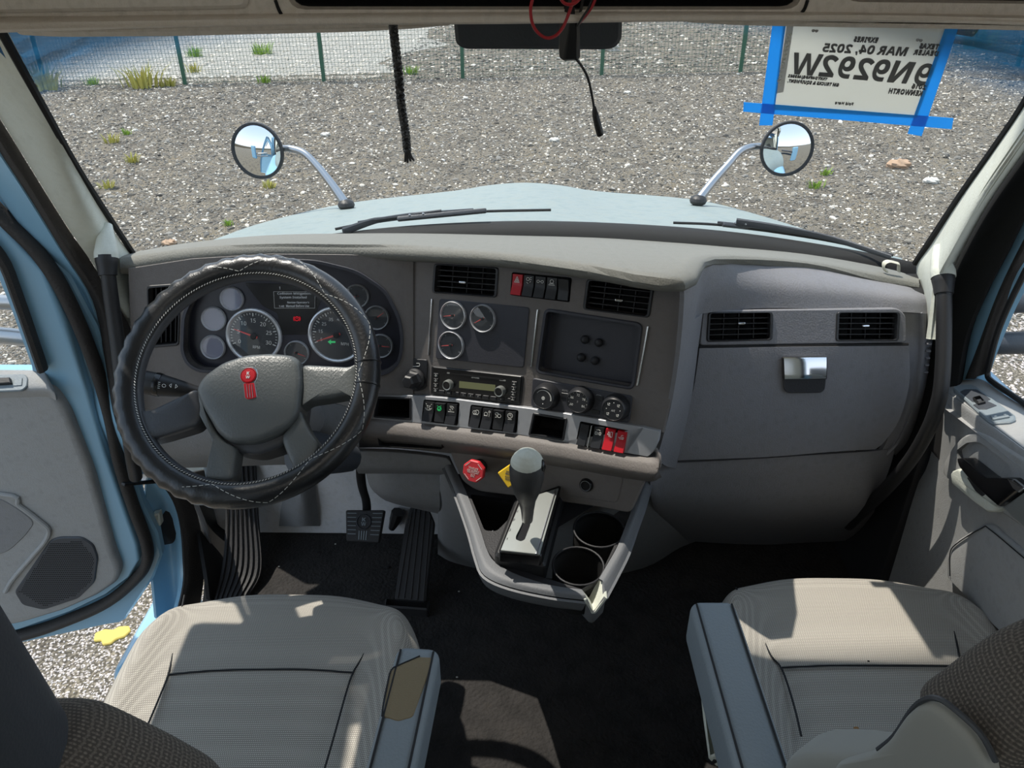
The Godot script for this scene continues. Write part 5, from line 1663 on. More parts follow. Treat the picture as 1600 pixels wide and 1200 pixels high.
	tag(part("strap_clip", tube([zd(1386, 424, 1.66), zd(1381, 420, 1.66), zd(1381, 412, 1.66), zd(1388, 408, 1.66), zd(1398, 410, 1.66), zd(1404, 413, 1.66), zd(1404, 424, 1.66)], [0.009, 0.009], 4, 4, true, 0.3, Vector3(0, 0, 1)), M["strap_clip"]), "small beige strap clip on the dashboard end by the passenger pillar", "clip")

# ---------- steering wheel and column
func steering() -> void:
	var el := deg_to_rad(47.0)
	var n := Vector3(0, sin(el), cos(el))
	var c := zd(388, 588, 1.2)
	var ax := Vector3.RIGHT
	var ay := n.cross(ax)      # up the wheel
	var R := 0.216
	var t := thing("steering_wheel", "black four spoke steering wheel in a stitched leather cover", "steering wheel", c)
	# inner rim
	var rings := func(rr: float, r: float, off: float, wav: float, sides: int, inner_cut := false) -> Array:
		var rows := []
		for i in 144:
			var a := TAU * i / 144.0
			var d := ax * cos(a) + ay * sin(a)
			var row := []
			for k in sides:
				var b := TAU * k / sides
				var q := r
				if wav > 0:
					# finger bumps on the outside of the cover, on its left half
					var left := smoothstep(-0.35, 0.05, -cos(a + 0.25))
					q += wav * left * maxf(0.0, cos(b)) * (0.5 + 0.5 * cos(a * 44.0)) - wav * 0.3 * left
				row.append(c + d * (rr + cos(b) * q) + n * (sin(b) * q + off))
			rows.append(row)
		rows.append(rows[0])
		return rows
	var cover := part("rim_cover", skin(rings.call(R, 0.0228, 0.0, 0.0045, 24), 0.0, c + n * 5.0, true), M["leather_black"], t, 60.0)
	fix_out(cover, c, n, R)
	var inner := part("rim", skin(rings.call(R - 0.0095, 0.0155, -0.004, 0.0, 18), 0.0, c + n * 5.0, true), M["spoke_plastic"], t, 60.0)
	fix_out(inner, c, n, R - 0.0095)
	# stitches along the inside and zigzag thread on the right half
	var st := G.new()
	for i in 230:
		var a := TAU * i / 230.0
		var d := ax * cos(a) + ay * sin(a)
		var tg := n.cross(d)
		var b := deg_to_rad(143.0)
		var p := c + d * (R + cos(b) * 0.0236) + n * sin(b) * 0.0236
		st.add(bar(p - tg * 0.0017 + d * 0.0012, p + tg * 0.0017 - d * 0.0012, 0.0011, 0.001, (d * cos(b) + n * sin(b))))
	stuff(part("stitching", st, M["thread"], cover)).set_meta("label", "white stitching")
	var zz := G.new()
	var prev := Vector3.ZERO
	for i in 260:
		var f := i / 259.0
		var a := lerpf(deg_to_rad(112.0), deg_to_rad(-112.0), f)
		var d := ax * cos(a) + ay * sin(a)
		var b := deg_to_rad(78.0 + 52.0 * asin(sin(f * TAU * 4.5)) / (PI / 2))
		var o := d * cos(b) + n * sin(b)
		var p := c + d * R + o * 0.0231
		if i > 0 and i % 3 != 0: zz.add(bar(prev, p, 0.0009, 0.0008, o))
		prev = p
	stuff(part("stitching", zz, M["thread"], cover))
	for a in [-4.0, 7.0]:
		var ra := deg_to_rad(a)
		var d := ax * cos(ra) + ay * sin(ra)
		var tg := n.cross(d)
		var g := lathe([Vector2(0.0225, -0.0022), Vector2(0.0243, -0.0012), Vector2(0.0243, 0.0012), Vector2(0.0225, 0.0022)], c + d * R, tg, 26)
		part("band_edge", g, M["leather_black"], cover)
	# hub
	var PH := Plane(n, n.dot(c + n * 0.004))
	var hub := part("hub_pad", dome(ons(PH, [309, 612, 313, 600, 322, 588, 350, 568, 387, 556, 427, 553.5, 460, 557, 471, 566, 473.5, 600, 468, 646, 454, 667, 432, 680, 400, 692, 362, 693, 342, 678, 316, 632]), n, 0.016, 0.05), M["hub_plastic"], t, 50.0)
	# emblem
	var PE := lift(PH, 0.0165)
	var right := (on(400, 590, PE) - on(380, 590, PE)).normalized()
	var up := n.cross(right)
	var em := part("emblem", slab(soft(ons(PE, [375, 576, 379, 573.5, 396, 573, 400.5, 576, 403.5, 584, 402, 592, 398.5, 598, 402.5, 621, 396, 624.5, 387, 625.5, 381.5, 623, 378.5, 598, 374, 592, 372.5, 584]), 0.002), 0.005, 0.0014), M["satin"], hub)
	em.set_meta("label", "red and chrome maker's emblem")
	var ec := on(388, 586.5, lift(PE, 0.0012))
	part("red_disc", lathe([Vector2(0.0125, -0.001), Vector2(0.012, 0.001), Vector2(0, 0.0016)], ec, n, 26), M["red"], hub)
	part("red_shield", slab(soft(ons(lift(PE, 0.0016), [380.5, 599, 397, 598, 400.5, 620, 395, 622.5, 387, 623.5, 383, 621.5]), 0.002), 0.002, 0.0006), M["red"], hub)
	for k in [385.5, 389.6, 393.6]: part("chrome_bar", bar(on(k, 600.5, lift(PE, 0.0024)), on(k + 1.6, 621, lift(PE, 0.0024)), 0.0013, 0.001, n), M["chrome"], hub)
	part("chrome_ring", lathe([Vector2(0.0122, 0), Vector2(0.0132, 0.0016), Vector2(0.0142, 0)], ec, n, 30), M["red"], hub)
	text(hub, "K", ec + up * 0.0034 + n * 0.0018, right, up, 0.0058, M["icon_white"], 0.005, true, 0.0008)
	text(hub, "W", ec - up * 0.0036 + n * 0.0018, right, up, 0.0052, M["icon_white"], 0.0075, true, 0.0008)
	part("horn_icon", strokes(ons(lift(PH, 0.0150), [386, 632, 399, 632, 399, 640, 386, 640]), [[0.05, 0.5, 0.3, 0.5, 0.9, 0.15, 0.9, 0.85, 0.3, 0.5], [0.05, 0.2, 0.05, 0.8]], 0.0008, n), M["print_grey"], hub)
	# spokes: two side arms and two lower legs
	var PS := Plane(n, n.dot(c - n * 0.008))
	part("spoke", dome(ons(PS, [472, 571, 548, 575, 562, 568, 562, 630, 549, 618, 520, 623, 482, 629, 470, 640]), n, 0.014, 0.03), M["hub_plastic"], t, 50.0)
	part("spoke", dome(ons(PS, [310, 608, 296, 616, 232, 646, 212, 640, 222, 690, 238, 689, 256, 685, 312, 668, 322, 640]), n, 0.014, 0.03), M["spoke_plastic"], t, 50.0)
	part("spoke", dome(ons(PS, [312, 606, 318, 634, 340, 678, 358, 694, 372, 700, 368, 730, 366, 752, 322, 750, 326, 736, 336, 708, 332, 680, 322, 660, 308, 640]), n, 0.011, 0.03), M["hub_plastic"], t, 50.0)
	part("spoke", dome(ons(PS, [470, 640, 454, 668, 440, 684, 448, 706, 462, 738, 486, 724, 503, 698, 486, 676, 478, 660, 474, 648]), n, 0.011, 0.03), M["hub_plastic"], t, 50.0)
	part("hub_back", dome(ons(lift(PS, -0.012), [318, 620, 350, 580, 400, 566, 460, 570, 476, 620, 470, 670, 440, 700, 400, 712, 365, 706, 335, 690]), n, 0.01, 0.05), M["spoke_plastic"], t, 50.0)
	# column and stalk
	var k := thing("steering_column", "dark grey steering column cover behind the steering wheel", "steering column", c - n * 0.25)
	part("cover", tube([c - n * 0.045 - ay * 0.005, c - n * 0.10 - ay * 0.008, c - n * 0.20 - ay * 0.01, c - n * 0.28 - ay * 0.01], [0.062, 0.075, 0.08, 0.07], 24, 4, true, 0.8), M["trim_grey"], k)
	part("tilt_joint", tube([c - n * 0.20 - ay * 0.01, c - n * 0.36 - ay * 0.04, c - n * 0.50 - ay * 0.06], [0.05, 0.045, 0.035], 18, 3), M["black"], k)
	part("lower_shroud", tube(zdr([470, 705, 1.30, 520, 712, 1.36, 548, 716, 1.40]), [0.05, 0.04, 0.03], 14, 3), M["vinyl_dark"], k)
	var s := thing("indicator_stalk", "black multifunction stalk left of the steering column", "stalk", zd(306, 613, 1.3))
	part("lever", tube(zdr([226, 597, 1.335, 247, 601, 1.335, 275, 606, 1.34, 302, 611, 1.35, 330, 617, 1.36]), [0.0235, 0.0235, 0.0185, 0.013, 0.011], 18, 5), M["black"], s)
	part("twist_ring", tube(zdr([243, 600, 1.335, 247, 600.8, 1.335, 252, 601.8, 1.335]), [0.0242, 0.0245, 0.0236], 18, 3), M["gloss_black"], s)
	var sp := Plane(Vector3(0, 0.6, 0.8), Vector3(0, 0.6, 0.8).dot(zd(262, 597, 1.318)))
	part("icon", strokes(ons(sp, [265, 599, 278, 601, 277, 607, 264, 605]), [[0, 0.5, 0.25, 0, 0.25, 1, 0, 0.5], [1, 0.5, 0.75, 0, 0.75, 1, 1, 0.5]], 0.0008, sp.normal), M["icon_white"], s)
	part("icon", strokes(ons(sp, [247, 596, 259, 598, 258, 608, 246, 606]), [[0, 0.1, 0.3, 0.1], [0, 0.4, 0.3, 0.4], [0, 0.7, 0.3, 0.7], [0, 1.0, 0.3, 1.0], ring(0.8, 0.5, 0.25, 8)], 0.0008, sp.normal), M["icon_white"], s)
func fix_out(o: MeshInstance3D, _c: Vector3, _n: Vector3, _r: float) -> void:
	pass
# A cushion-like slab: the outline's face swells by «rise» towards the middle.
func dome(poly: Array, n: Vector3, rise: float, depth: float, r := 0.012) -> G:
	var p := soft(poly, r, 3)
	if newell(p).dot(n) < 0: p.reverse()
	var g := G.new()
	var cen := Vector3.ZERO
	for q in p: cen += q / p.size()
	var prev := []
	for q in p: prev.append(q - n * depth)
	var rings := [prev]
	for f in [[1.0, 0.0], [0.985, 0.35], [0.95, 0.62], [0.88, 0.80], [0.7, 0.92], [0.45, 0.98], [0.2, 1.0]]:
		var row := []
		for q in p: row.append(q.lerp(cen, 1.0 - f[0]) + n * rise * f[1])
		rings.append(row)
	for i in rings.size() - 1:
		for j in p.size():
			var k := (j + 1) % p.size()
			g.quad(rings[i][j], rings[i][k], rings[i + 1][k], rings[i + 1][j])
	var last: Array = rings[-1]
	for j in p.size(): g.tri(last[j], last[(j + 1) % p.size()], cen + n * rise)
	return g

func pedals() -> void:
	# brake
	var b := thing("brake_pedal", "square ribbed black rubber brake pedal with an emblem pressed in", "pedal", yh(566, 849, 0.1))
	var PB := plane_of(zd(540, 797, 1.66), zd(601, 797, 1.66), zd(566, 849, 1.60))
	var n := PB.normal
	part("pad", slab(soft(ons(PB, [540, 797, 601, 797, 592, 849, 541, 846]), 0.006), 0.02, 0.003), M["rubber"], b)
	var q := ons(lift(PB, 0.0015), [540, 797, 601, 797, 592, 849, 541, 846])
	for i in 6:
		part("tread_rib", bar(quadp(q, 0.04, 0.1 + 0.13 * i), quadp(q, 0.28, 0.1 + 0.13 * i), 0.0022, 0.003, n), M["vinyl"], b)
		part("tread_rib", bar(quadp(q, 0.70, 0.1 + 0.13 * i), quadp(q, 0.96, 0.1 + 0.13 * i), 0.0022, 0.003, n), M["vinyl"], b)
	var c := quadp(q, 0.49, 0.36)
	var rt := (quadp(q, 1, 0.4) - quadp(q, 0, 0.4)).normalized()
	var up := n.cross(rt)
	part("emblem_ring", lathe([Vector2(0.018, 0), Vector2(0.0195, 0.002), Vector2(0.021, 0)], c, n, 26), M["vinyl_dark"], b)
	text(b, "K", c + up * 0.006, rt, up, 0.010, M["vinyl"], 0.010, true, 0.002, "emblem_letter")
	text(b, "W", c - up * 0.006, rt, up, 0.010, M["vinyl"], 0.014, true, 0.002, "emblem_letter")
	for k in [-0.10, -0.03, 0.04, 0.11]: part("tread_rib", bar(quadp(q, 0.48 + k, 0.64), quadp(q, 0.48 + k, 0.92), 0.0028, 0.003, n), M["vinyl"], b)
	part("arm", tube(zdr([563, 725, 1.56, 564, 748, 1.58, 567, 765, 1.62, 572, 782, 1.66, 573, 798, 1.68, 570, 815, 1.68]), 0.012, 10, 5, true, 0.55, Vector3.RIGHT), M["black"], b)
	# accelerator
	var a := thing("accelerator_pedal", "long black ribbed accelerator pedal hinged at its heel", "pedal", yh(636, 945, 0.02))
	var PA := plane_of(yh(616, 937, 0.03), yh(665, 941, 0.03), zd(652, 790, 1.72))
	part("pad", slab(soft(ons(PA, [640, 793, 648, 787, 662, 787, 669, 793, 679, 816, 665, 941, 616, 937, 632, 824]), 0.008), 0.016, 0.003), M["rubber"], a)
	for k in [[643, 800, 621, 934], [649.5, 792, 631, 935], [657, 790, 641.5, 936], [664.5, 794, 651.5, 938], [672, 806, 661, 939]]:
		part("rib", bar(on(k[0], k[1], lift(PA, 0.003)), on(k[2], k[3], lift(PA, 0.003)), 0.0035, 0.004, PA.normal), M["rubber"], a)
	part("heel_block", slab(soft(yhr([602, 934, 0.03, 672, 938, 0.03, 668, 952, 0.03, 600, 947, 0.03]), 0.004), 0.03, 0.004), M["rubber"], a)
	part("linkage", tube(zdr([622, 800, 1.78, 618, 812, 1.78, 612, 826, 1.78]), [0.02, 0.018, 0.01], 8, 3), M["black"], a)
	# foot rest
	var f := thing("foot_rest", "ribbed black foot rest against the left kick panel", "foot rest", yh(360, 930, 0.0))
	var r0 := zdr([345, 720, 1.79, 372, 722, 1.79, 398, 724, 1.79])
	var r1 := zdr([352, 800, 1.72, 376, 802, 1.72, 402, 804, 1.72])
	var r2 := zdr([348, 880, 1.61, 378, 884, 1.61, 408, 888, 1.61])
	var r3 := yhr([334, 940, 0.014, 360, 942, 0.014, 386, 934, 0.014])
	part("plate", sheet([r0, r1, r2, r3], 4, 5, 0.015), M["rubber"], f)
	for i in 7:
		var s := 0.08 + 0.14 * i
		var path := []
		for r in [r0, r1, r2, r3]: path.append((r[0] as Vector3).lerp(r[2], s) + Vector3(0, 0.004, 0.005))
		part("rib", tube(path, 0.0026, 6, 6), M["rubber"], f)
	# bulkhead details
	tag(part("bulkhead_bump", sheet([zdr([452, 740, 1.80, 470, 736, 1.78, 492, 745, 1.80]), zdr([440, 790, 1.79, 470, 785, 1.75, 496, 795, 1.79]), zdr([436, 822, 1.80, 470, 822, 1.76, 500, 822, 1.80])], 5, 5, 0.006), M["trim_grey"]), "grey moulded bump on the bulkhead left of the brake pedal", "bulkhead trim")
	tag(part("kick_panel", sheet([zdr([296, 740, 1.80, 320, 735, 1.86, 346, 735, 1.90]), zdr([306, 800, 1.76, 330, 805, 1.82, 352, 805, 1.87]), yhr([322, 890, 0.1, 335, 890, 0.06, 352, 890, 0.03]), yhr([328, 936, 0.03, 334, 938, 0.01, 345, 940, 0.0])], 4, 4, 0.01), M["void"]), "black kick panel between the door opening and the foot rest", "kick panel")

func console() -> void:
	var t := thing("centre_console", "dark grey console tray with two cup holders below the dashboard", "console", V(0.03, 0.35, 1.3))
	var PT := plane_of(yh(760, 775, 0.515), yh(1000, 775, 0.515), yh(880, 920, 0.50))
	var n := PT.normal
	var rad := func(u: float, v: float, r: float) -> float: return on(u - r, v, PT).distance_to(on(u + r, v, PT)) * 0.5
	var c1 := disc(on(935.7, 827, PT), n, rad.call(935.7, 827, 39.0), 32)
	var c2 := disc(on(903.5, 884, PT), n, rad.call(903.5, 884, 40.0), 32)
	var pk := soft(ons(PT, [734, 772, 803, 781, 794, 812, 776, 830, 757, 829]), 0.008)
	var tray := ons(PT, [712, 752, 728, 768, 749, 823, 761, 860, 777, 880, 811, 898, 860, 913, 909, 920, 930, 912, 964, 853, 979, 820, 1000, 762, 985, 800, 930, 790, 830, 776, 745, 766])
	tray = ons(PT, [708, 740, 728, 768, 749, 823, 761, 860, 777, 881, 811, 899, 860, 914, 909, 921, 936, 905, 965, 853, 980, 820, 1004, 745])
	part("tray", slab(tray, 0.012, 0.001, [c1, c2, pk]), M["recess"], t)
	for c in [c1, c2]:
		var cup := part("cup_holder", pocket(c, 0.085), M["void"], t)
		var cen := Vector3.ZERO
		for q in c: cen += q / c.size()
		part("lip", lathe([Vector2(0.0, 0), Vector2(0.0, 0)], cen, n, 3).add(tube(c + [c[0]], 0.0022, 8, 1, false)), M["recess"], cup)
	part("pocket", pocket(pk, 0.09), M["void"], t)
	# rail round the tray
	var inn := ons(lift(PT, 0.004), [702, 712, 728, 768, 749, 823, 762, 862, 777, 881, 811, 899, 860, 914, 909, 921])
	var mid := ons(lift(PT, 0.005), [694, 714, 716, 769, 737, 824, 751, 867, 766, 890, 801, 908, 860, 922, 914, 929])
	var out := ons(lift(PT, -0.004), [688, 716, 711, 770, 731, 826, 744, 872, 757, 899, 796, 917, 860, 931, 916, 938])
	var cen := V(0.03, 0.38, 1.35)
	var b1 := []
	var b2 := []
	for q in out:
		b1.append(q + Vector3((cen.x - q.x) * 0.10, -0.05, (cen.z - q.z) * 0.10))
		b2.append(q + Vector3((cen.x - q.x) * 0.45, -0.12, (cen.z - q.z) * 0.5))
	part("rail", sheet([inn, mid, out], 4, 3, 0.006), M["trim_dark"], t, 45.0)
	var outd := []
	for q in out: outd.append(q + Vector3(0, -0.003, 0))
	part("front_shell", sheet([outd, b1, b2], 4, 4, 0.005), M["trim_dark"], t, 50.0)
	var inn2 := ons(lift(PT, 0.006), [936, 904, 950, 880, 965, 853, 978, 820, 990, 788, 1004, 745])
	var mid2 := ons(lift(PT, 0.008), [943, 910, 957, 886, 972, 860, 986, 824, 999, 790, 1014, 744])
	var out2 := ons(lift(PT, -0.006), [946, 934, 962, 904, 981, 866, 995, 826, 1007, 792, 1021, 742])
	part("rail", sheet([inn2, mid2, out2], 4, 3, 0.006), M["trim_dark"], t, 45.0)
	var b3 := []
	var b4 := []
	for q in out2:
		b3.append(q + Vector3((cen.x - q.x) * 0.10, -0.05, (cen.z - q.z) * 0.10))
		b4.append(q + Vector3((cen.x - q.x) * 0.45, -0.12, (cen.z - q.z) * 0.5))
	part("front_shell", sheet([out2, b3, b4], 4, 4, 0.005), M["trim_dark"], t, 50.0)
	# the notch at the lower right where a mug handle goes
	var nl := ons(PT, [909, 921, 914, 931, 916, 938])
	var nr := ons(PT, [936, 904, 943, 910, 946, 934])
	var lo := []
	for i in 3: lo.append((nl[i] as Vector3).lerp(nr[i], 0.45) + Vector3(0, -0.035, 0.0))
	part("mug_notch", sheet([nl, [nl[0].lerp(lo[0], 0.7), nl[1].lerp(lo[1], 0.7), nl[2].lerp(lo[2], 0.7)], lo, [nr[0].lerp(lo[0], 0.4), nr[1].lerp(lo[1], 0.4), nr[2].lerp(lo[2], 0.4)], nr], 3, 4, 0.004), M["trim_light"], t, 50.0)
	part("notch_front", sheet([[nl[2], lo[2], nr[2]], [nl[2] + Vector3(0, -0.06, -0.02), lo[2] + Vector3(0, -0.05, -0.02), nr[2] + Vector3(0, -0.06, -0.02)], [nl[2] + Vector3(0, -0.12, -0.08), lo[2] + Vector3(0, -0.1, -0.08), nr[2] + Vector3(0, -0.12, -0.08)]], 4, 4, 0.004), M["trim_dark"], t, 50.0)
	# gear selector
	var s := thing("gear_selector", "gear selector with a grey knob, its top coloured as if sunlit, on a silver plate", "gear lever", yh(828, 868, 0.51))
	var skirt := yhr([806, 776, 0.56, 884, 760, 0.56, 852, 884, 0.535, 771, 866, 0.535])
	part("base", slab(soft(skirt, 0.01), 0.05, 0.006), M["black"], s)
	var plate := yhr([812, 777, 0.585, 877, 757, 0.585, 846, 868, 0.565, 779, 861, 0.565])
	part("gate_box", slab(soft(plate, 0.006), 0.03, 0.004), M["gloss_black"], s)
	var pp := plane_of(plate[0], plate[1], plate[2])
	var slot := soft(ons(lift(pp, 0.002), [820, 802, 831, 803, 828, 822, 820, 843, 814, 846, 806, 843, 806, 838, 815, 820]), 0.003)
	part("gate_plate", slab(soft(ons(lift(pp, 0.002), [814, 781, 873, 762, 843.5, 866, 782, 859.5]), 0.003), 0.004, 0.0008, [slot]), M["silver"], s)
	part("slot", pocket(slot, 0.02), M["void"], s)
	part("side_ridge", bar(on(868, 766, lift(pp, 0.004)), on(838, 865, lift(pp, 0.004)), 0.004, 0.006, pp.normal), M["satin"], s)
	for k in [["R", 811.5, 790], ["N", 808, 799], ["D", 803, 812], ["2", 797, 828], ["1", 792, 842]]:
		text(s, k[0], on(k[1], k[2], lift(pp, 0.0024)), plate[1] - plate[0], (plate[0] as Vector3) - plate[3], 0.006, M["ink"], 0.0, false, 0.0006)
	var d := 1.10
	var path := []
	for k in [[824, 812, 1.15], [824, 796, 1.135], [823.5, 780, 1.12], [823, 765, 1.11], [823, 748, d], [823.5, 732, d], [824, 718, d], [824.5, 709, d], [825, 704, d]]: path.append(zd(k[0], k[1], k[2]))
	var knob := part("knob", tube(path, [0.0105, 0.0125, 0.0165, 0.0245, 0.0300, 0.0318, 0.0275, 0.0185, 0.004], 22, 5), M["knob_grey"], s, 60.0)
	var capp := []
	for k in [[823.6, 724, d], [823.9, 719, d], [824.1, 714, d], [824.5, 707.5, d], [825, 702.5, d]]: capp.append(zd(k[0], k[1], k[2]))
	part("sunlit_cap", tube(capp, [0.0295, 0.0284, 0.0250, 0.0172, 0.003], 22, 5), M["trim_light"], knob, 60.0)  # pale colour stands in for sun on the knob top
	part("thumb_button", ball(zd(846, 728, d - 0.005), Vector3(0.008, 0.013, 0.011), 14), M["gloss_black"], knob)

# ---------- doors
func door_left() -> void:
	var P := plane_of(zd(215, 960, 1.53), zd(0, 1003, 1.49), zd(60, 590, 1.50))
	var n := P.normal
	var t := thing("door_1", "driver's door swung wide open, blue edged with a grey inner panel", "door", on(150, 970, P))
	struct(t)
	var B := lift(P, -0.045)
	var outline := ons(B, [-260, 95, -200, 105, -100, 208, 0, 312, 55, 366, 108, 430, 152, 512, 176, 600, 198, 700, 222, 786, 246, 834, 253, 868, 240, 903, 196, 968, 188, 974, 168, 977, 48, 1003, -100, 1030, -260, 1062])
	var hole := ons(B, [-215, 410, -180, 240, -150, 222, -60, 322, 0, 408, 24, 466, 64, 580, -215, 580])
	part("outer_skin", slab(outline, 0.03, 0.006, [soft(hole, 0.03)]), M["paint"], t)
	# raised inner frame
	var fr := ons(lift(P, -0.018), [-240, 130, -195, 130, -100, 240, 0, 352, 68, 424, 104, 504, 138, 618, 165, 712, 196, 802, 214, 852, 217, 878, 202, 904, 166, 931, 110, 958, 30, 986, -100, 1012, -240, 1040])
	part("frame", slab(fr, 0.03, 0.008, [soft(hole.map(func(q): return q + n * 0.027), 0.03)]), M["paint"], t, 50.0)
	# rubber seal that runs round it
	var sp := ons(lift(P, -0.026), [-200, 116, -100, 222, 0, 334, 60, 395, 105, 466, 146, 563, 172, 650, 186, 720, 208, 790, 228, 845, 230, 876, 214, 902, 172, 938, 112, 966, 34, 992, -100, 1020, -230, 1046])
	part("weather_seal", tube(sp, 0.021, 10, 5, true, 0.7, n), M["seal"], t, 60.0)
	# window surround and pane
	var ws2 := ons(lift(P, 0.0), [-205, 400, -170, 250, -145, 236, -60, 336, 0, 400, 28, 466, 67, 578])
	part("window_seal", tube(ws2, 0.017, 8, 4, true, 0.6, n), M["seal"], t)
	part("pane", slab(hole, 0.004, 0.0), M["glass"], t)
	# inner trim panel with a rounded edge, ledge and switch plate
	var pl := ons(lift(P, 0.012), [-250, 610, 76, 611, 88, 622, 104, 646, 142, 742, 174, 858, 188, 896, 182, 912, 150, 934, 96, 958, 30, 978, -100, 1002, -250, 1028])
	part("inner_panel", slab(soft(pl, 0.02), 0.035, 0.014), M["door_grey"], t, 55.0)
	var e0 := ons(lift(P, -0.02), [-250, 577, 0, 578, 62, 579, 72, 584])
	var e1 := ons(lift(P, 0.006), [-250, 594, 0, 596, 66, 596, 82, 603])
	var e2 := ons(lift(P, 0.020), [-250, 609, 0, 610, 70, 609, 86, 616])
	var e3 := ons(lift(P, 0.012), [-250, 622, 0, 622, 70, 620, 88, 626])
	part("window_ledge", sheet([e0, e1, e2, e3], 4, 4, 0.006), M["door_grey"], t, 50.0)
	var pp := plane_of(e0[1], e1[1], e1[2])
	var sw := part("switch_plate", slab(soft(ons(lift(pp, 0.003), [-60, 586, 38, 584, 44, 590, 42, 604, 34, 610, -60, 614]), 0.006), 0.006, 0.002), M["vinyl"], t)
	part("window_switch", slab(soft(ons(lift(pp, 0.012), [-14, 590, 15, 589, 17, 598, -12, 600]), 0.002), 0.012, 0.002), M["black"], sw)
	part("button", slab(soft(ons(lift(pp, 0.005), [22, 591, 35, 590, 34, 602, 20, 603]), 0.002), 0.004, 0.001), M["vinyl"], sw)
	# door pocket and speaker
	var Q := lift(P, 0.014)
	part("pocket_recess", slab(soft(ons(Q, [-250, 772, 0, 778, 30, 796, 56, 816, 40, 838, 14, 862, -40, 880, -250, 900]), 0.02), 0.004, 0.003), M["trim_grey"], t)
	part("pocket_edge", tube(ons(lift(P, 0.016), [-250, 766, 0, 772, 30, 790, 62, 814, 76, 828, 70, 846, 50, 870, 20, 905, 8, 925]), 0.006, 8, 5), M["door_grey"], t)
	var gr := soft(ons(lift(P, 0.017), [22, 926, 78, 845, 92, 840, 128, 840, 146, 852, 153, 872, 148, 910, 122, 936, 68, 954, 34, 946]), 0.012)
	var g := part("speaker_grille", slab(gr, 0.008, 0.003), M["vinyl_dark"], t)
	var dots := G.new()
	var pg := lift(P, 0.0178)
	var poly := PackedVector2Array([Vector2(30, 925), Vector2(80, 849), Vector2(126, 846), Vector2(147, 872), Vector2(142, 908), Vector2(118, 931), Vector2(68, 948)])
	for y in range(844, 952, 3):
		for x in range(24, 152, 3):
			var q := Vector2(x + (1.5 if (y / 3) % 2 == 1 else 0.0), y)
			if Geometry2D.is_point_in_polygon(q, poly):
				var c := on(q.x, q.y, pg)
				dots.add(slab(disc(c, n, 0.0016, 6), 0.001, 0.0))
	stuff(part("perforation", dots, M["void"], g))
	# check strap between door and body
	tag(part("door_check_strap", bar(zd(190, 757, 1.50), zd(250, 752, 1.62), 0.008, 0.012, Vector3(0, 0.5, 0.85)), M["black"]), "black check strap between the open door and the body", "strap")
	# jamb and sill of the opening
	var j := thing("trim_5", "blue door sill with brown rubber seal at the driver's feet", "door sill", yh(290, 930, 0.0))
	struct(j)
	var s0 := xwr(-0.95, [240, 740, 270, 782, 284, 830, 288, 880, 287, 915, 277, 956, 255, 1010, 225, 1080])
	var s1 := xwr(-0.925, [262, 738, 298, 778, 315, 836, 319, 888, 314, 938, 300, 985, 275, 1040, 240, 1110])
	var sm := []
	for i in s0.size(): sm.append((s0[i] as Vector3).lerp(s1[i], 0.5) + Vector3(0.0, 0.016, 0.012))
	part("sill_seal", sheet([s0, sm, s1], 4, 4, 0.01), M["seal"], j, 60.0)
	var s2 := xwr(-0.90, [280, 738, 303, 780, 328, 850, 333, 938, 322, 985, 296, 1050, 260, 1120])
	var s1b := xwr(-0.925, [262, 738, 298, 778, 316, 840, 318, 930, 304, 985, 278, 1040, 240, 1110])
	part("sill_trim", sheet([s1b, s2], 4, 3, 0.006), M["trim_grey"], j)
	var o0 := xwr(-0.955, [240, 742, 269, 782, 283, 830, 287, 880, 286, 915, 276, 957, 254, 1011, 224, 1081])
	var o1 := o0.map(func(q): return q + Vector3(-0.025, -0.03, 0.0))
	var o2 := o0.map(func(q): return q + Vector3(-0.06, -0.20, 0.0))
	var o3 := o0.map(func(q): return q + Vector3(-0.10, -0.5, 0.02))
	part("painted_jamb", sheet([o0, o1, o2, o3], 4, 4, 0.008, EYE + Vector3(-3, 1, 0)), M["paint"], j, 50.0)
	part("hinge_leaf", slab(soft(zdr([224, 800, 1.62, 268, 790, 1.66, 280, 826, 1.66, 272, 850, 1.64, 232, 858, 1.62]), 0.01), 0.03, 0.004), M["recess"], j)  # dark material stands in for the shade between door and body
	part("pale_block", slab(soft(zdr([237, 805, 1.60, 248, 803, 1.60, 251, 822, 1.60, 241, 826, 1.60]), 0.003), 0.02, 0.003), M["trim_light"], j)
	part("hinge_recess", slab(soft(zdr([226, 770, 1.66, 262, 768, 1.66, 272, 796, 1.66, 230, 802, 1.66]), 0.01), 0.02, 0.003), M["recess"], j)
	var st := thing("step_fairing", "light blue step fairing below the driver's door opening", "step", V(-1.15, -0.6, 1.6))
	part("fairing", rbox(Transform3D(Basis.IDENTITY, V(-1.09, -0.52, 1.62)), Vector3(0.16, 0.62, 0.35), 0.05, 4), M["paint"], st)
	part("tread_plate", rbox(Transform3D(Basis.IDENTITY, V(-1.12, -0.72, 1.1)), Vector3(0.24, 0.04, 0.6), 0.01, 2), M["satin"], st)
	var mr := thing("side_mirror", "blue grey mirror arms outside the open driver's door window", "mirror", zd(-150, 500, 1.9))
	part("arm", tube(zdr([40, 474, 1.72, 0, 472, 1.75, -80, 469, 1.8, -170, 466, 1.85]), 0.019, 12, 3), M["satin"], mr)
	part("arm", tube(zdr([60, 530, 1.72, 0, 524, 1.75, -80, 518, 1.8, -170, 512, 1.85]), 0.022, 12, 3), M["satin"], mr)
	part("mirror_head", rbox(Transform3D(Basis.IDENTITY, zd(-185, 440, 1.86)), Vector3(0.19, 0.40, 0.09), 0.03, 3), M["paint"], mr)

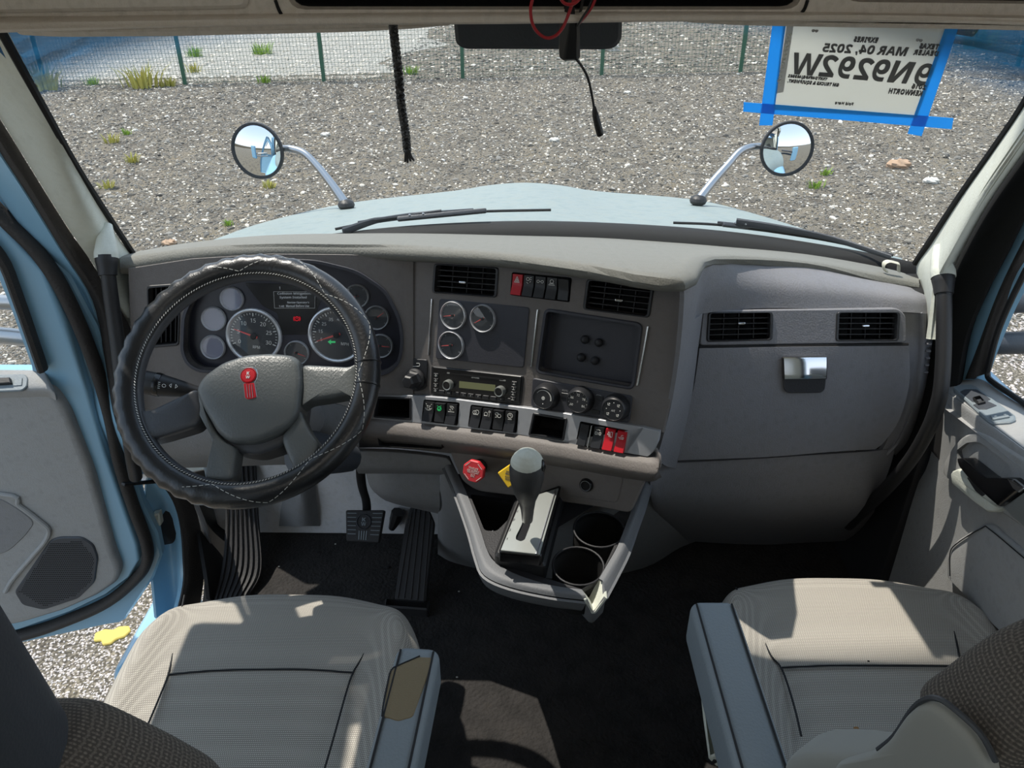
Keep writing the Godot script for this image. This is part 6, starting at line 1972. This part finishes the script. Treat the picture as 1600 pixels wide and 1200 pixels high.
func xwr(x: float, a: Array) -> Array:
	var o := []
	for i in range(0, a.size(), 2): o.append(xw(a[i], a[i + 1], x))
	return o
func door_right() -> void:
	var t := thing("door_2", "closed grey passenger door with armrest, release lever and window", "door", V(0.93, 0.0, 1.0))
	struct(t)
	# main panel
	var rows := [
		[xw(1462, 600, 0.955), xw(1478, 606, 0.94), xw(1486, 616, 0.925), xw(1534, 651, 0.905), xw(1600, 700, 0.892), xw(1720, 792, 0.88)],
		[xw(1462, 608, 0.95), xw(1476, 614, 0.935), xw(1485, 624, 0.917), xw(1533, 661, 0.896), xw(1600, 711, 0.884), xw(1720, 804, 0.872)],
		[xw(1462, 660, 0.95), xw(1476, 672, 0.938), xw(1490, 690, 0.925), xw(1532, 722, 0.905), xw(1600, 772, 0.892), xw(1720, 870, 0.88)],
		[xw(1446, 735, 0.955), xw(1464, 745, 0.945), xw(1484, 760, 0.938), xw(1524, 790, 0.925), xw(1600, 850, 0.91), xw(1720, 950, 0.90)],
		[xw(1400, 800, 0.962), xw(1430, 812, 0.955), xw(1466, 830, 0.95), xw(1516, 862, 0.94), xw(1600, 922, 0.93), xw(1720, 1020, 0.92)],
		[xw(1386, 870, 0.965), xw(1416, 885, 0.958), xw(1450, 905, 0.953), xw(1510, 945, 0.948), xw(1600, 1010, 0.94), xw(1720, 1110, 0.93)],
		[xw(1372, 930, 0.965), xw(1410, 960, 0.96), xw(1440, 985, 0.955), xw(1500, 1040, 0.95), xw(1600, 1120, 0.945), xw(1720, 1220, 0.94)]]
	part("inner_panel", sheet(rows, 5, 5, 0.03), M["door_grey"], t, 50.0)
	part("outer_skin", rbox(Transform3D(Basis.IDENTITY, V(1.02, 0.28, 0.95)), Vector3(0.03, 0.96, 1.22), 0.01, 1), M["paint"], t)
	# ledge under the window
	var L0 := [xw(1462, 596, 0.955), xw(1478, 604, 0.94), xw(1486, 616, 0.923), xw(1534, 651, 0.903), xw(1600, 700, 0.89), xw(1720, 792, 0.878)]
	var L1 := [xw(1486, 589, 0.985), xw(1504, 590, 0.985), xw(1534, 593, 0.985), xw(1562, 612, 0.985), xw(1606, 640, 0.985), xw(1726, 722, 0.985)]
	var Lm := []
	for i in L0.size(): Lm.append((L0[i] as Vector3).lerp(L1[i], 0.5) + Vector3(0, 0.004, 0))
	part("window_ledge", sheet([L0, Lm, L1], 5, 3, 0.01), M["door_grey"], t, 50.0)
	var pl := plane_of(xw(1486, 612, 0.923), xw(1562, 612, 0.985), xw(1600, 700, 0.89))
	var pq := soft(ons(lift(pl, 0.008), [1488, 605, 1497, 601, 1519, 600, 1526, 603, 1586, 648, 1587, 655, 1578, 659, 1550, 660.5, 1542, 656]), 0.004)
	var sp := part("switch_plate", slab(pq, 0.012, 0.0025), M["vinyl"], t)
	part("finger_dish", slab(soft(ons(lift(pl, 0.0085), [1499, 612, 1507, 608, 1527, 608, 1549, 624, 1534, 630, 1519, 628]), 0.004), 0.002, 0.0008), M["vinyl_dark"], sp)
	part("window_switch", slab(soft(ons(lift(pl, 0.016), [1519, 620, 1532, 617, 1540, 626, 1528, 629]), 0.002), 0.012, 0.002), M["black"], sp)
	part("switch_base", slab(soft(ons(lift(pl, 0.0095), [1520, 632, 1543, 626, 1558, 633, 1541, 639, 1529, 639]), 0.002), 0.003, 0.001), M["vinyl_dark"], sp)
	part("lock_switch", slab(soft(ons(lift(pl, 0.012), [1546, 648, 1572, 645, 1578, 650, 1551, 655]), 0.002), 0.005, 0.0012), M["vinyl"], sp)
	for k in [[1555.5, 650], [1570, 647.5]]: part("mark", slab(disc(on(k[0], k[1], lift(pl, 0.0126)), pl.normal, 0.0022, 8), 0.001, 0.0), M["icon_white"], sp)
	# release lever in its cup
	var PC2 := plane_of(xw(1495, 715, 0.925), xw(1580, 735, 0.90), xw(1560, 790, 0.912))
	var cupo := soft(ons(lift(PC2, 0.012), [1472, 742, 1474, 720, 1490, 692, 1508, 678, 1526, 673, 1545, 680, 1640, 745, 1640, 850, 1600, 828, 1560, 800, 1530, 782, 1486, 756]), 0.015)
	var cup := soft(ons(lift(PC2, 0.012), [1494, 704, 1510, 692, 1524, 690, 1534, 693, 1578, 728, 1582, 738, 1576, 748, 1566, 753, 1540, 752, 1500, 724]), 0.008)
	part("pull_surround", slab(cupo, 0.04, 0.006, [cup]), M["door_grey"], t, 50.0)
	part("pull_recess", pocket(cup, 0.05), M["vinyl_dark"], t)
	var PL2 := lift(PC2, 0.028)
	var lever := dome(ons(PL2, [1497, 716, 1507, 716, 1518, 724, 1540, 742, 1552, 750, 1566, 746, 1580, 747, 1598, 762, 1596, 768, 1564, 792, 1548, 778, 1520, 752, 1500, 727]), PC2.normal, 0.007, 0.02, 0.004)
	part("release_lever", lever, M["gloss_black"], t, 50.0).set_meta("label", "glossy black lever")
	part("chrome_end", slab(soft(ons(lift(PL2, 0.006), [1573, 748, 1582, 749, 1600, 763, 1590, 770, 1582, 764]), 0.003), 0.006, 0.002), M["chrome"], t)
	part("silver_panel", slab(soft(ons(lift(PL2, 0.004), [1565, 793, 1600, 768, 1660, 815, 1660, 880, 1640, 862]), 0.006), 0.02, 0.003), M["silver"], t)
	part("pull_cup", slab(soft(ons(lift(PC2, 0.024), [1484, 737, 1496, 732, 1514, 742, 1540, 766, 1564, 794, 1552, 801, 1540, 800, 1518, 784, 1486, 757]), 0.008), 0.03, 0.005), M["trim_light"], t, 50.0)
	part("cup_slot", slab(soft(ons(lift(PC2, 0.025), [1510, 746, 1516, 747, 1540, 772, 1534, 776, 1524, 768]), 0.003), 0.003, 0.001), M["recess"], t)
	# map pocket below
	var PK := plane_of(xw(1500, 850, 0.945), xw(1590, 880, 0.93), xw(1510, 920, 0.95))
	part("map_pocket", slab(soft(ons(lift(PK, 0.02), [1478, 905, 1478, 862, 1490, 845, 1534, 818, 1548, 820, 1700, 950, 1700, 1050, 1560, 990]), 0.015), 0.04, 0.008), M["door_grey"], t, 50.0)
	part("pocket_stitch", tube(ons(lift(PK, 0.022), [1484, 900, 1484, 866, 1494, 850, 1534, 825, 1546, 827, 1600, 872]), 0.0012, 6, 4), M["thread_dark"], t)
	# window frame
	var o := [[1720, 130], [1640, 300], [1600, 373], [1560, 455], [1528, 540], [1508, 592]]
	var i := [[1760, 170], [1650, 330], [1600, 417], [1575, 470], [1556, 520], [1541, 584]]
	var f0 := []
	var f1 := []
	var f2 := []
	for k in o.size():
		f0.append(xw(o[k][0], o[k][1], 0.968))
		f2.append(xw(i[k][0], i[k][1], 0.985))
		f1.append((f0[k] as Vector3).lerp(f2[k], 0.55) + Vector3(-0.012, 0, 0.008))
	part("window_frame", sheet([f0, f1, f2], 4, 4, 0.012), M["seal"], t, 45.0)
	part("window_seal", tube([xw(1604, 420, 0.978), xw(1577, 475, 0.98), xw(1558, 522, 0.98), xw(1545, 572, 0.982), xw(1543, 584, 0.984), xw(1550, 596, 0.986), xw(1600, 630, 0.986), xw(1730, 718, 0.986)], 0.006, 8, 4), M["black"], t)
	part("pane", rbox(Transform3D(Basis.IDENTITY, V(0.995, 1.18, 0.96)), Vector3(0.004, 0.86, 1.2), 0.0, 0), M["glass"], t)
	part("window_frame", rbox(Transform3D(Basis.IDENTITY, V(0.98, 1.62, 0.92)), Vector3(0.05, 0.06, 1.2), 0.015, 2), M["seal"], t)
	part("window_frame", rbox(Transform3D(Basis.IDENTITY, V(0.98, 1.1, 0.36)), Vector3(0.05, 1.1, 0.07), 0.015, 2), M["seal"], t)
	var mr := thing("side_mirror", "dark blue grey mirror arms outside the passenger window", "mirror", zd(1640, 510, 2.0))
	part("arm", tube([xw(1556, 473, 1.13), xw(1580, 472, 1.17), xw(1640, 468, 1.30), xw(1720, 462, 1.5)], 0.028, 14, 4), M["vinyl_dark"], mr)
	part("arm", tube([xw(1540, 536, 1.13), xw(1570, 536, 1.17), xw(1640, 534, 1.30), xw(1720, 530, 1.5)], 0.028, 14, 4), M["vinyl_dark"], mr)
	part("mirror_head", rbox(Transform3D(Basis.IDENTITY, xw(1740, 500, 1.55)), Vector3(0.2, 0.42, 0.09), 0.03, 3), M["paint"], mr)

# ---------- seats
func cushion(cx: float, half: float, d0: float, d1: float, h: float) -> Array:
	var rows := []
	for k in [[0.03, -0.17, 0.86], [0.035, -0.08, 0.9], [0.012, -0.018, 0.93], [-0.035, 0.008, 0.97], [-0.16, 0.008, 1.0], [-0.36, -0.006, 1.0], [d1 - d0, -0.03, 0.98]]:
		var row := []
		for x in [[-1.0, -0.16], [-1.0, -0.07], [-0.94, -0.012], [-0.84, 0.012], [-0.66, 0.002], [-0.35, 0.0], [0.0, 0.0], [0.35, 0.0], [0.66, 0.002], [0.84, 0.012], [0.94, -0.012], [1.0, -0.07], [1.0, -0.16]]:
			var bow := -0.09 * pow(absf(x[0]), 3.0) if k[0] > -0.1 else 0.0
			var y: float = h + k[1] + (x[1] if k[1] > -0.02 else x[1] * 0.5)
			row.append(V(cx + half * x[0] * k[2], y, d0 + k[0] + bow))
		rows.append(row)
	return rows
func seats() -> void:
	# driver
	var cx := -0.475
	var t := thing("driver_chair", "dark patterned driver's seat with sunlit patches and a grey high back", "seat", V(cx, 0, 0.7))
	part("cushion", sheet(cushion(cx, 0.292, 1.165, 0.42, 0.40), 5, 6, 0.0, V(cx, 3.0, 0.9)), M["cloth"], t, 60.0)
	part("seat_base", rbox(Transform3D(Basis.IDENTITY, V(cx, 0.13, 0.75)), Vector3(0.44, 0.26, 0.56), 0.03, 2), M["black"], t)
	for s in [[[288, 930], [281, 965], [272, 1010], [263, 1053], [248, 1092], [232, 1130]], [[588, 958], [578, 1000], [564, 1030], [551, 1052], [540, 1085], [522, 1150], [506, 1205]], [[263, 1054], [330, 1048], [400, 1046], [480, 1046], [551, 1051]]]:
		var path := []
		for q in s: path.append(seat_on(q[0], q[1], 0.4075))
		part("seam", tube(path, 0.0018, 6, 4), M["thread_dark"], t)
	# high back: shoulder part and head part
	var b := pillow(zds(0.42, [-160, 1475, -160, 1235, -100, 1165, -20, 1145, 55, 1141, 92, 1142, 130, 1150, 200, 1181, 280, 1221, 340, 1261, 380, 1335, 390, 1475]), 0.09)
	part("backrest", b, M["cloth_dark"], t, 60.0)
	var hd := rbox(frame(V(-0.52, 1.06, 0.385), Vector3.RIGHT, Vector3(0, 1, 0.10)), Vector3(0.27, 0.32, 0.13), 0.062, 6)
	part("headrest", hd, M["vinyl_dark"], t, 60.0)
	armrest(t, [V(-0.145, 0.67, 0.765), V(-0.172, 0.67, 0.36)], 0.064, 0.075)
	# torn patch showing the foam
	var PA := Plane(Vector3.UP, FL + 0.7085)
	var patch := soft(ons(PA, [652, 1026, 677, 1027, 668, 1056, 645, 1120, 633, 1123, 622, 1126.5, 608, 1122, 598, 1119, 603, 1085, 611, 1047, 622, 1039, 637, 1034]), 0.006)
	part("torn_patch", slab(patch, 0.004, 0.001), M["foam"], t).set_meta("label", "bare brown foam where the vinyl is torn away")
	part("tear_edge", tube(ons(PA, [656, 1025, 640, 1032, 624, 1039, 611, 1047, 605, 1070, 599, 1100, 597, 1119]), 0.0012, 6, 3), M["thread_dark"], t)
	# passenger
	cx = 0.672
	var p := thing("passenger_chair", "dusty pale patterned passenger seat lit by the sun", "seat", V(cx, 0, 0.7))
	part("cushion", sheet(cushion(cx, 0.292, 1.230, 0.42, 0.40), 5, 6, 0.0, V(cx, 3.0, 0.9)), M["cloth"], p, 60.0)
	part("seat_base", rbox(Transform3D(Basis.IDENTITY, V(cx, 0.13, 0.80)), Vector3(0.44, 0.26, 0.56), 0.03, 2), M["black"], p)
	for s in [[[1150, 918], [1166, 950], [1188, 990], [1205, 1025], [1222, 1046], [1240, 1100], [1252, 1150]], [[1486, 970], [1495, 1005], [1502, 1040]], [[1222, 1043], [1300, 1040], [1400, 1040], [1502, 1041]]]:
		var path := []
		for q in s: path.append(seat_on(q[0], q[1], 0.4075))
		part("seam", tube(path, 0.002, 6, 4), M["thread_dark"], p)
	part("backrest", pillow(zds(0.43, [1570, 1470, 1560, 1310, 1505, 1200, 1462, 1154, 1462, 1134, 1500, 1106, 1560, 1062, 1620, 1028, 1720, 995, 1880, 990, 1960, 1050, 1960, 1470]), 0.10), M["cloth_dark"], p, 60.0)
	# grey side bolster and corduroy foot of the back
	var PB := plane_of(zd(1300, 1180, 0.50), zd(1500, 1130, 0.41), zd(1400, 1250, 0.44))
	part("side_bolster", dome(ons(PB, [1310, 1190, 1372, 1172, 1398, 1150, 1425, 1110, 1444, 1094, 1462, 1092, 1484, 1104, 1530, 1146, 1560, 1200, 1560, 1260, 1300, 1260]), PB.normal, 0.012, 0.004, 0.01), M["cord_cloth"], p, 60.0)
	part("piping", tube(ons(lift(PB, 0.004), [1372, 1171, 1398, 1149, 1425, 1109, 1444, 1093, 1463, 1091, 1485, 1103, 1531, 1145, 1556, 1190]), 0.0025, 6, 4), M["vinyl_dark"], p)
	part("lower_bolster", dome(ons(lift(PB, -0.02), [1236, 1185, 1248, 1170, 1275, 1162, 1310, 1162, 1345, 1166, 1376, 1170, 1400, 1210, 1400, 1260, 1236, 1260]), PB.normal, 0.02, 0.03, 0.01), M["cord_cloth"], p, 60.0)
	armrest(p, [V(0.292, 0.67, 0.855), V(0.300, 0.67, 0.36)], 0.070, 0.085)
	part("armrest_shell", slab(soft(zdr([1091, 1060, 0.79, 1098, 1066, 0.79, 1114, 1110, 0.74, 1130, 1178, 0.68, 1106, 1186, 0.68, 1097, 1120, 0.74]), 0.004), 0.03, 0.004), M["trim_light"], p, 50.0)
	part("adjuster_lever", tube(zdr([1112, 1188, 0.69, 1122, 1184, 0.68, 1130, 1196, 0.66, 1134, 1215, 0.64]), 0.006, 10, 3), M["chrome"], p)
# A padded body: the outline swells to both faces with a rounded edge.
func pillow(poly: Array, thick: float) -> G:
	var p := dense(poly, 5, true)
	var n := newell(p)
	if n.z < 0:
		p.reverse()
		n = -n
	var cen := Vector3.ZERO
	for q in p: cen += q / p.size()
	var g := G.new()
	var rings := []
	for i in 17:
		var a := -PI / 2 + PI * i / 16.0
		var k := 1.0 - 0.22 * (1.0 - pow(absf(cos(a)), 0.7))
		if i == 0 or i == 16: k = 0.75
		var row := []
		for q in p: row.append(cen + (q - cen) * k + n * sin(a) * thick * 0.5)
		rings.append(row)
	for f in [0.4, 0.0]:
		var row := []
		for q in p: row.append(cen + (q - cen) * f + n * thick * 0.52)
		rings.append(row)
		var r2 := []
		for q in p: r2.append(cen + (q - cen) * f - n * thick * 0.52)
		rings.push_front(r2)
	for i in rings.size() - 1:
		for j in p.size():
			var k := (j + 1) % p.size()
			g.quad(rings[i][j], rings[i][k], rings[i + 1][k], rings[i + 1][j])
	return g
func seat_on(u: float, v: float, h: float) -> Vector3:
	return yh(u, v, h)
func armrest(t: Node3D, a: Array, w: float, hh: float) -> void:
	var f: Vector3 = a[0]
	var r: Vector3 = a[1]
	var ax := (r - f).normalized()
	var fr := frame((f + r) * 0.5, Vector3.UP.cross(ax), Vector3.UP)
	part("armrest", rbox(fr, Vector3(w, hh, f.distance_to(r)), 0.016, 4), M["vinyl"], t, 60.0)
	var side := Vector3.UP.cross(ax).normalized()
	for s: float in [-1.0, 1.0]:
		var o := side * s * (w * 0.5 - 0.0085) + Vector3.UP * (hh * 0.5 + 0.0002)
		part("armrest_seam", tube([f + o + ax * 0.012, f.lerp(r, 0.5) + o, r + o], 0.0016, 6, 3), M["thread_dark"], t)
func debris() -> void:
	var items := [[618, 957, 0.008, "woodchip", "pale wood chip on the black floor behind the accelerator heel"], [436, 885, 0.003, "white_stone", "white crumb on the floor mat right of the foot rest"], [524, 850, 0.003, "white_stone", "white crumb on the floor left of the brake pedal"], [717, 924, 0.003, "white_stone", "white crumb on the floor in front of the console"], [714, 1058, 0.003, "white_stone", "small white crumb on the floor beside the driver's armrest"], [497, 862, 0.007, "void", "dark lump of dirt on the floor below the brake pedal"], [606, 886, 0.008, "void", "dark blotch of dirt on the floor left of the accelerator pedal"], [770, 830, 0.004, "chrome", "shiny scrap lying in the console's left corner"]]
	for i in items:
		var h := 0.004 if i[3] != "chrome" else 0.50
		var p := yh(i[0], i[1], h)
		tag(part("crumb", ball(p, Vector3(i[2], i[2] * 0.5, i[2] * 0.7), 8), M[i[3]], null, 20.0), i[4], "crumb", "crumbs on the cab floor")
	for i in [[1338, 1138, 0.005, "woodchip", "larger brown crumb on the passenger seat"], [1336, 1153, 0.004, "woodchip", "smaller brown crumb on the passenger seat near the backrest"], [1357, 1033, 0.0025, "void", "tiny dark speck on the passenger seat at the cross seam"]]:
		var p := yh(i[0], i[1], 0.41)
		tag(part("crumb", ball(p, Vector3(i[2], i[2] * 0.5, i[2] * 0.7), 8), M[i[3]], null, 20.0), i[4], "crumb", "crumbs on the passenger seat")
